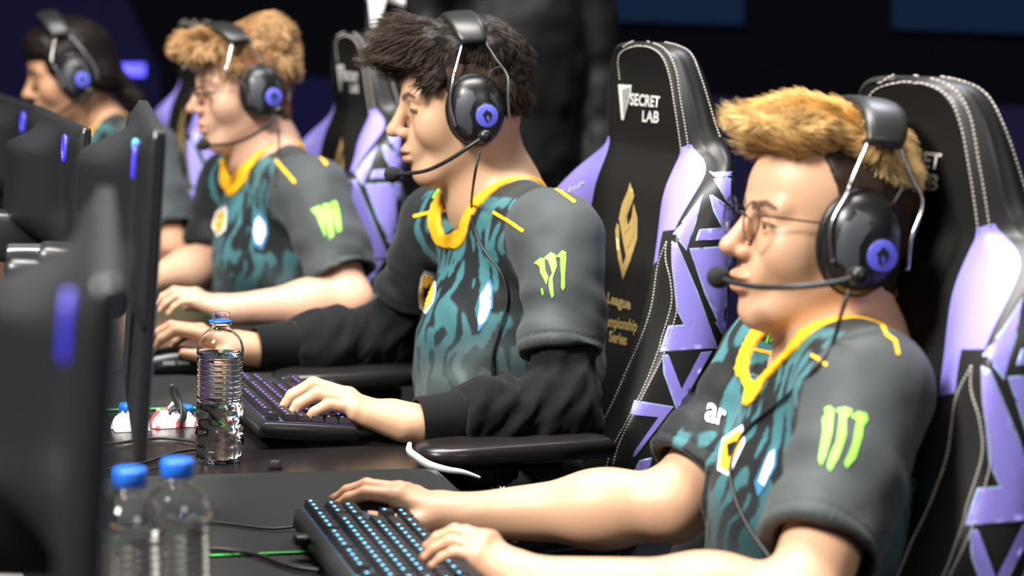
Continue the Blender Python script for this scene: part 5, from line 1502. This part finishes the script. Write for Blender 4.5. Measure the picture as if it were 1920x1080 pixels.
# ================================================================== monitors
m_mon = mat('monitor_shell', (0.011, 0.011, 0.0125), 0.40, spec=0.8)
m_screen = mat('screen_dark', (0.01, 0.01, 0.012), 0.2, emit=(.25, .3, .4), estr=0.25)
m_ring = mat('ring_light', (0.05, 0.05, 0.2), 0.3, emit=(.06, .03, .9), estr=0.9)
m_rdisc = mat('ring_disc', (0.012, 0.01, 0.05), 0.2)
m_rtop = mat('ring_light_top', (0.1, 0.3, 0.4), 0.3, emit=(.05, .45, .75), estr=1.2)
m_metal = mat('stand_metal', (0.35, 0.35, 0.35), 0.3, 0.9)
def monitor(px, py, d, yaw, label, w=.54, h=.33, tilt=3.0, base_z=TZ, cyan=False):
    N_ = atd(px, py, d); y = math.radians(yaw); X = V3(-math.sin(y), math.cos(y), 0); Bk = V3(-math.cos(y), -math.sin(y), 0)
    tl = math.radians(tilt); Z = UP * math.cos(tl) - Bk * math.sin(tl); Bt = Bk * math.cos(tl) + UP * math.sin(tl)
    O = N_ - Z * h                      # lower near corner of the front slab
    def P(x, b, z): return O + X * x + Bt * b + Z * z
    ctr = P(w / 2, .05, 0)
    t = thing('monitor', label, 'monitor', (float(ctr[0]), float(ctr[1]), base_z), y, 'gaming monitors along the desk')
    ax = np.array([X, Bt, Z])
    v, f = rbox((w, .012, h), .003, 2, P(w / 2, .006, h / 2), ax); mk('bezel', v, f, m_mon, t, False)
    v, f = rbox((w - .016, .002, h - .03), 0, 1, P(w / 2, -.0005, h / 2 + .004), ax); mk('screen', v, f, m_screen, t, False)
    # rear shell: thin at the rim, swelling to a tall hump in the middle
    nx, nz = 30, 22; V_ = []
    for i in range(nx + 1):
        for k in range(nz + 1):
            sx, sz = i / nx, k / nz; sz = .40 + .60 * sz; e = min(sx, 1 - sx) * w; g = min(sz - .40, 1 - sz) * h
            hump = sstep(.10, .235, np.array([e]))[0] ** 1.3 * sstep(.015, .05, np.array([(1 - sz) * h]))[0] * sstep(.0, .05, np.array([(sz - .40) * h]))[0]
            b = .012 + .014 * min(1, e / .03) * min(1, g / .02) + .055 * hump
            V_.append(P(sx * w, b, sz * h))
    F_ = [(i * (nz + 1) + k, (i + 1) * (nz + 1) + k, (i + 1) * (nz + 1) + k + 1, i * (nz + 1) + k + 1) for i in range(nx) for k in range(nz)]
    n0 = len(V_); edge = [i * (nz + 1) for i in range(nx + 1)] + [nx * (nz + 1) + k for k in range(1, nz + 1)] + [i * (nz + 1) + nz for i in range(nx - 1, -1, -1)] + [k for k in range(nz - 1, 0, -1)]
    for e in edge: V_.append(V_[e] - Bt * .004)
    for i in range(len(edge)):
        j = (i + 1) % len(edge); F_.append((edge[j], edge[i], n0 + i, n0 + j))
    mk('rear_shell', V_, F_, m_mon, t)
    c0 = P(.068, .0255, h - .034)
    v, f = [], []
    rg = [c0 + X * .014 * math.cos(a) + Z * .0175 * math.sin(a) + Bt * .0016 for a in np.linspace(0, 2 * math.pi, 37)]
    v, f = tube(rg, .0026, 8, caps=False); rl = mk('ring_light', v, f, m_ring, t)
    if cyan:
        v, f = tube(rg[4:13], .0034, 8); mk('ring_highlight', v, f, m_rtop, rl)
    v, f = prism([c0 + X * .013 * math.cos(a) + Z * .0165 * math.sin(a) for a in np.linspace(0, 2 * math.pi, 36, endpoint=False)], -Bt * .001, Bt * .001); mk('ring_disc', v, f, m_rdisc, rl)
    # stand
    cb = P(w / 2, .13, h * .45); cz = cb[2]
    v, f = rbox((.075, .10, .075), .012, 3, P(w / 2, .07, h * .44), ax); mk('stand_arm', v, f, m_mon, t)
    v, f = rbox((.085, .045, cz - base_z + .02), .012, 3, V3(cb[0], cb[1], (cz + base_z) / 2 + .01), np.array([X, Bk, UP])); mk('stand_column', v, f, m_mon, t)
    v, f = rbox((.05, .04, .012), .003, 2, V3(cb[0], cb[1], cz + .024), np.array([X, Bk, UP])); mk('column_cap', v, f, m_metal, t)
    v, f = rbox((.22, .13, .012), .005, 2, V3(cb[0], cb[1], base_z + .006) + Bk * .03, np.array([X, Bk, UP])); mk('stand_base', v, f, m_mon, t)
    return t
monitor(228, 530, 1.25, 9.8, 'black monitor nearest the camera seen edge on with a blue glow on its back', cyan=False)
monitor(312, 247, 2.36, 10.5, 'black monitor with a cyan tinted oval ring light, in front of the blond player', cyan=True)
monitor(172, 241, 3.40, 18.5, 'black monitor with a violet oval ring light, in front of the player in long sleeves')
monitor(84, 201, 4.55, 22, 'dark monitor below the face of the long haired player')

# ================================================================== small things on the desk
def desk_cable(name, px, label, r=.0022, z=.0035):
    P = [atz(x, y, TZ + z) for x, y in px]; v, f = tube(smooth_path(P, 8), r, 8)
    o = mk(name, v, f, m_cable); tag(o, label, 'cable', 'loose cables on the desk'); return o
desk_cable('cable', [(372, 829), (320, 822), (270, 823), (225, 830), (150, 832)], 'thin black cable just in front of the white packet')
desk_cable('cable', [(372, 842), (335, 847), (300, 858), (268, 868), (200, 880)], 'black cable curving to the foot of the open bottle')
desk_cable('cable', [(372, 855), (330, 868), (290, 878), (240, 884)], 'thinnest black cable nearest the closed bottles', .0010, .002)
desk_cable('cable', [(392, 1030), (430, 1031), (480, 1040), (530, 1058), (560, 1066), (600, 1070)], 'black keyboard cable crossing the green mat rim', .0028, .0085)
desk_cable('cable', [(0, 962), (30, 956), (60, 946), (110, 935)], 'black cable behind the nearest monitor', .0025, .004)
# coiled black cable with a loop standing up
t = thing('coiled_cable', 'black cable coil with an upright loop on the white packet', 'cable', tuple(atz(328, 800, TZ)))
c = atz(330, 800, TZ) ; d0 = float((c - CAM) @ CF)
def dp(x, y, dd=0.0): return atd(x, y, d0 + dd)
v, f = tube(smooth_path([dp(338, 804, -.01), dp(341, 780, -.012), dp(337, 750), dp(328, 727), dp(321, 723), dp(321, 735), dp(327, 752), dp(336, 772), dp(350, 780), dp(368, 786, .01)], 8), .0024, 8); mk('loop', v, f, m_cable, t)
cc = dp(332, 775, -.004)
for k in range(3):
    P = [cc + V3(.0115 * math.cos(a), .005 * math.sin(a) + .002 * k, .0085 * math.sin(a) - .003 + .002 * k) for a in np.linspace(0, 2 * math.pi, 25)]
    v, f = tube(P, .0026, 8, caps=False); mk('coil_turn', v, f, m_cable, t)
t2 = thing('coiled_cable', 'black cable coil half hidden by the edge of a monitor', 'cable', tuple(atz(262, 800, TZ)))
cc = dp(258, 782, -.004)
for k in range(3):
    P = [cc + V3(.012 * math.cos(a), .005 * math.sin(a) + .002 * k, .008 * math.sin(a) - .006 + .003 * k) for a in np.linspace(0, 2 * math.pi, 25)]
    v, f = tube(P, .0028, 8, caps=False); mk('coil_turn', v, f, m_cable, t2)
v, f = tube(smooth_path([dp(262, 790), dp(266, 760), dp(268, 735), dp(262, 726), dp(258, 740), dp(262, 775)], 8), .0022, 8); mk('loop', v, f, m_cable, t2)
# crumpled white packets with red print
m_paper = mat('white_foil', (0.80, 0.78, 0.76), 0.35); m_red = mat('red_print', srgb('a83a3a'), 0.5)
def packet(pxs, label, seed):
    P = np.array([atz(x, y, TZ) for x, y in pxs]); c = P.mean(0); ex = unit(P[1] - P[0]); ey = np.cross(UP, ex)
    L = np.linalg.norm(P[1] - P[0]); D_ = .045; nx, ny = 28, 16; V_ = []; mi = []
    for top in (1, 0):
        for i in range(nx + 1):
            for k in range(ny + 1):
                a, b = i / nx, k / ny; x, y = (a - .5) * L, (b - .5) * D_
                env = (4 * a * (1 - a)) ** .6 * (4 * b * (1 - b)) ** .5
                z = .001 + (env * (.020 + .012 * vnoise(np.array([[a * 6, b * 5, seed]]), 1.0)[0] + .007 * vnoise(np.array([[a * 13, b * 11, seed]]), 1.0)[0]) if top else 0)
                V_.append(c + ex * (x + .004 * vnoise(np.array([[b * 7, seed, a]]), 1.0)[0]) + ey * y + UP * z)
    n1 = (nx + 1) * (ny + 1); F_ = []
    for i in range(nx):
        for k in range(ny):
            q = (i * (ny + 1) + k, (i + 1) * (ny + 1) + k, (i + 1) * (ny + 1) + k + 1, i * (ny + 1) + k + 1); F_.append(q)
            mi.append(1 if vnoise(np.array([[i * .3, k * .3, seed]]), 1.0)[0] > .42 else 0)
            F_.append(tuple(j + n1 for j in q[::-1])); mi.append(0)
    o = mk('packet', V_, F_, [m_paper, m_red], None, True, midx=mi); tag(o, label, 'packet', 'crumpled packets on the desk')
packet([(284, 800), (368, 795)], 'crumpled white packet with red print beside the open bottle', 2)
packet([(212, 806), (280, 803)], 'crumpled white packet with red print partly behind a monitor edge', 5)
for (x, y), lb in (((345, 782), 'loose blue bottle cap beside the cable coil'), ((243, 778), 'loose blue bottle cap behind the far packet')):
    c = atz(x, y, TZ) + ROW * .012; v, f = lathe([(.0138, 0), (.0148, .001), (.0148, .012), (.0135, .0145), (0, .0150)], 32, c, UP); o = mk('bottle_cap', v, f, m_cap); tag(o, lb, 'bottle cap', 'loose caps on the desk')
v, f = rbox((.0165, .0165, .011), .0012, 2, atz(515, 879, TZ) + UP * .0057, np.array([FACE, ROW, UP]), (.72, .72)); o = mk('loose_keycap', v, f, m_key); tag(o, 'loose black keycap on the bare desk near the open bottle', 'keycap')
c = [atz(x, y, TZ + .0035) for x, y in ((932, 1000), (985, 1003), (968, 1018), (945, 1016))]
v, f = prism(c, V3(0, 0, 0), UP * .001); o = mk('paper_scrap', v, f, m_paper, None, False); tag(o, 'white scrap of paper under the wrist of the blond player', 'paper')
c = [atz(x, y, TZ + .004) for x, y in ((-60, 1035), (42, 1032), (45, 1150), (-70, 1150))]
v, f = prism(c, V3(0, 0, 0), UP * .002); o = mk('paper_sheet', v, f, m_paper, None, False); tag(o, 'pale sheet lying on the desk behind the nearest monitor', 'paper')

# ================================================================== figure standing behind the chairs
st = thing('person', 'figure in black standing behind the chairs, head out of view', 'person', tuple(atd(950, 200, 5.35) * V3(1, 1, 0)))
b = atd(955, 200, 5.35) * V3(1, 1, 0); fx = V3(.35, -.94, 0); fl_ = V3(.94, .35, 0)
F = Field(b - V3(.32, .32, .02), b + V3(.32, .32, 1.85), .012, [(0, b[0] - .3, b[0] + .3, .005), (1, b[1] - .3, b[1] + .3, .005), (2, 1.48, 1.82, .004), (2, .62, .92, .005)])
ax = np.array([fx, fl_, UP])
sh_ = Head.__new__(Head); sh_.A = ax; sh_.H = b + UP * 1.63; sh_.s = 1.0; head_sdf(F, sh_)
F.op(cone(b + UP * 1.42, b + UP * 1.58, .06, .055), .03)
F.op(cone(b + UP * 1.40 + fl_ * .15, b + UP * 1.40 - fl_ * .15, .055, .055), .04)
for s_ in (1, -1):
    F.op(cone(b + UP * 1.38 + fl_ * .175 * s_, b + UP * 1.10 + fl_ * .21 * s_, .04, .037), .03); F.op(cone(b + UP * 1.10 + fl_ * .21 * s_, b + UP * .88 + fl_ * .20 * s_ + fx * .06, .036, .026), .02)
    wp = b + UP * .88 + fl_ * .20 * s_ + fx * .06; Hand(wp, wp - UP * .093 + fx * .012, s_ < 0, [(6, 12, 18, 12), (1, 14, 20, 12), (-5, 16, 22, 14), (-10, 18, 24, 14)], [(.05, .040, -.018), (.082, .046, -.026), (.108, .040, -.032)], 0).sdf(F)
    F.op(cone(b + UP * .92 + fl_ * .08 * s_, b + UP * .5 + fl_ * .09 * s_, .08, .055), .03); F.op(cone(b + UP * .5 + fl_ * .09 * s_, b + UP * .08 + fl_ * .09 * s_ - fx * .02, .052, .035), .02)
    F.op(ell(b + UP * .04 + fl_ * .09 * s_ + fx * .05, (.13, .042, .045), ax), .03)
F.op(ell(b + UP * 1.18, (.10, .15, .25), ax), .05)
v, f = F.mesh(); mk('body', v, f, mat('figure_skin', (.4, .25, .18), .5), st)
G = Field(b - V3(.5, .5, -.78), b + V3(.5, .5, 1.5), .009)
G.op(ell(b + UP * 1.18, (.125, .175, .27), ax), 0); G.op(cone(b + UP * 1.39 + fl_ * .15, b + UP * 1.39 - fl_ * .15, .07, .07), .05); G.op(ell(b + UP * .98, (.125, .17, .14), ax), .05)
for s_ in (1, -1):
    G.op(cone(b + UP * 1.38 + fl_ * .18 * s_, b + UP * 1.10 + fl_ * .215 * s_, .058, .055), .03); G.op(cone(b + UP * 1.10 + fl_ * .215 * s_, b + UP * .90 + fl_ * .20 * s_ + fx * .05, .055, .045), .03)
v, f = G.mesh(); n_ = mesh_normals(v, f); v = v + n_ * (.012 * vnoise(v, 11, 3) + .006 * vnoise(v, 26, 4))[:, None]
mk('jacket', v, f, mat('black_jacket', (.004, .004, .0045), .6, spec=.25), st)
G = Field(b - V3(.4, .4, -.04), b + V3(.4, .4, 1.0), .012)
for s_ in (1, -1):
    G.op(cone(b + UP * .90 + fl_ * .08 * s_, b + UP * .5 + fl_ * .09 * s_, .095, .07), .04); G.op(cone(b + UP * .5 + fl_ * .09 * s_, b + UP * .08 + fl_ * .09 * s_ - fx * .02, .068, .055), .02)
v, f = G.mesh(); mk('trousers', v, f, m_trouser, st)
F = Field(b + V3(-.15, -.15, 1.5), b + V3(.15, .15, 1.8), .008)
F.op(ell(b + UP * 1.655 - fx * .012, (.094, .082, .10), ax), 0); F.op(half(b + UP * 1.62 + fx * .05, fx, b + V3(-.2, -.2, 1.4), b + V3(.2, .2, 1.9)), 0, 'sub')
v, f = F.mesh(); mk('hair', v, f, mat('figure_hair', (.02, .015, .012), .6), st)
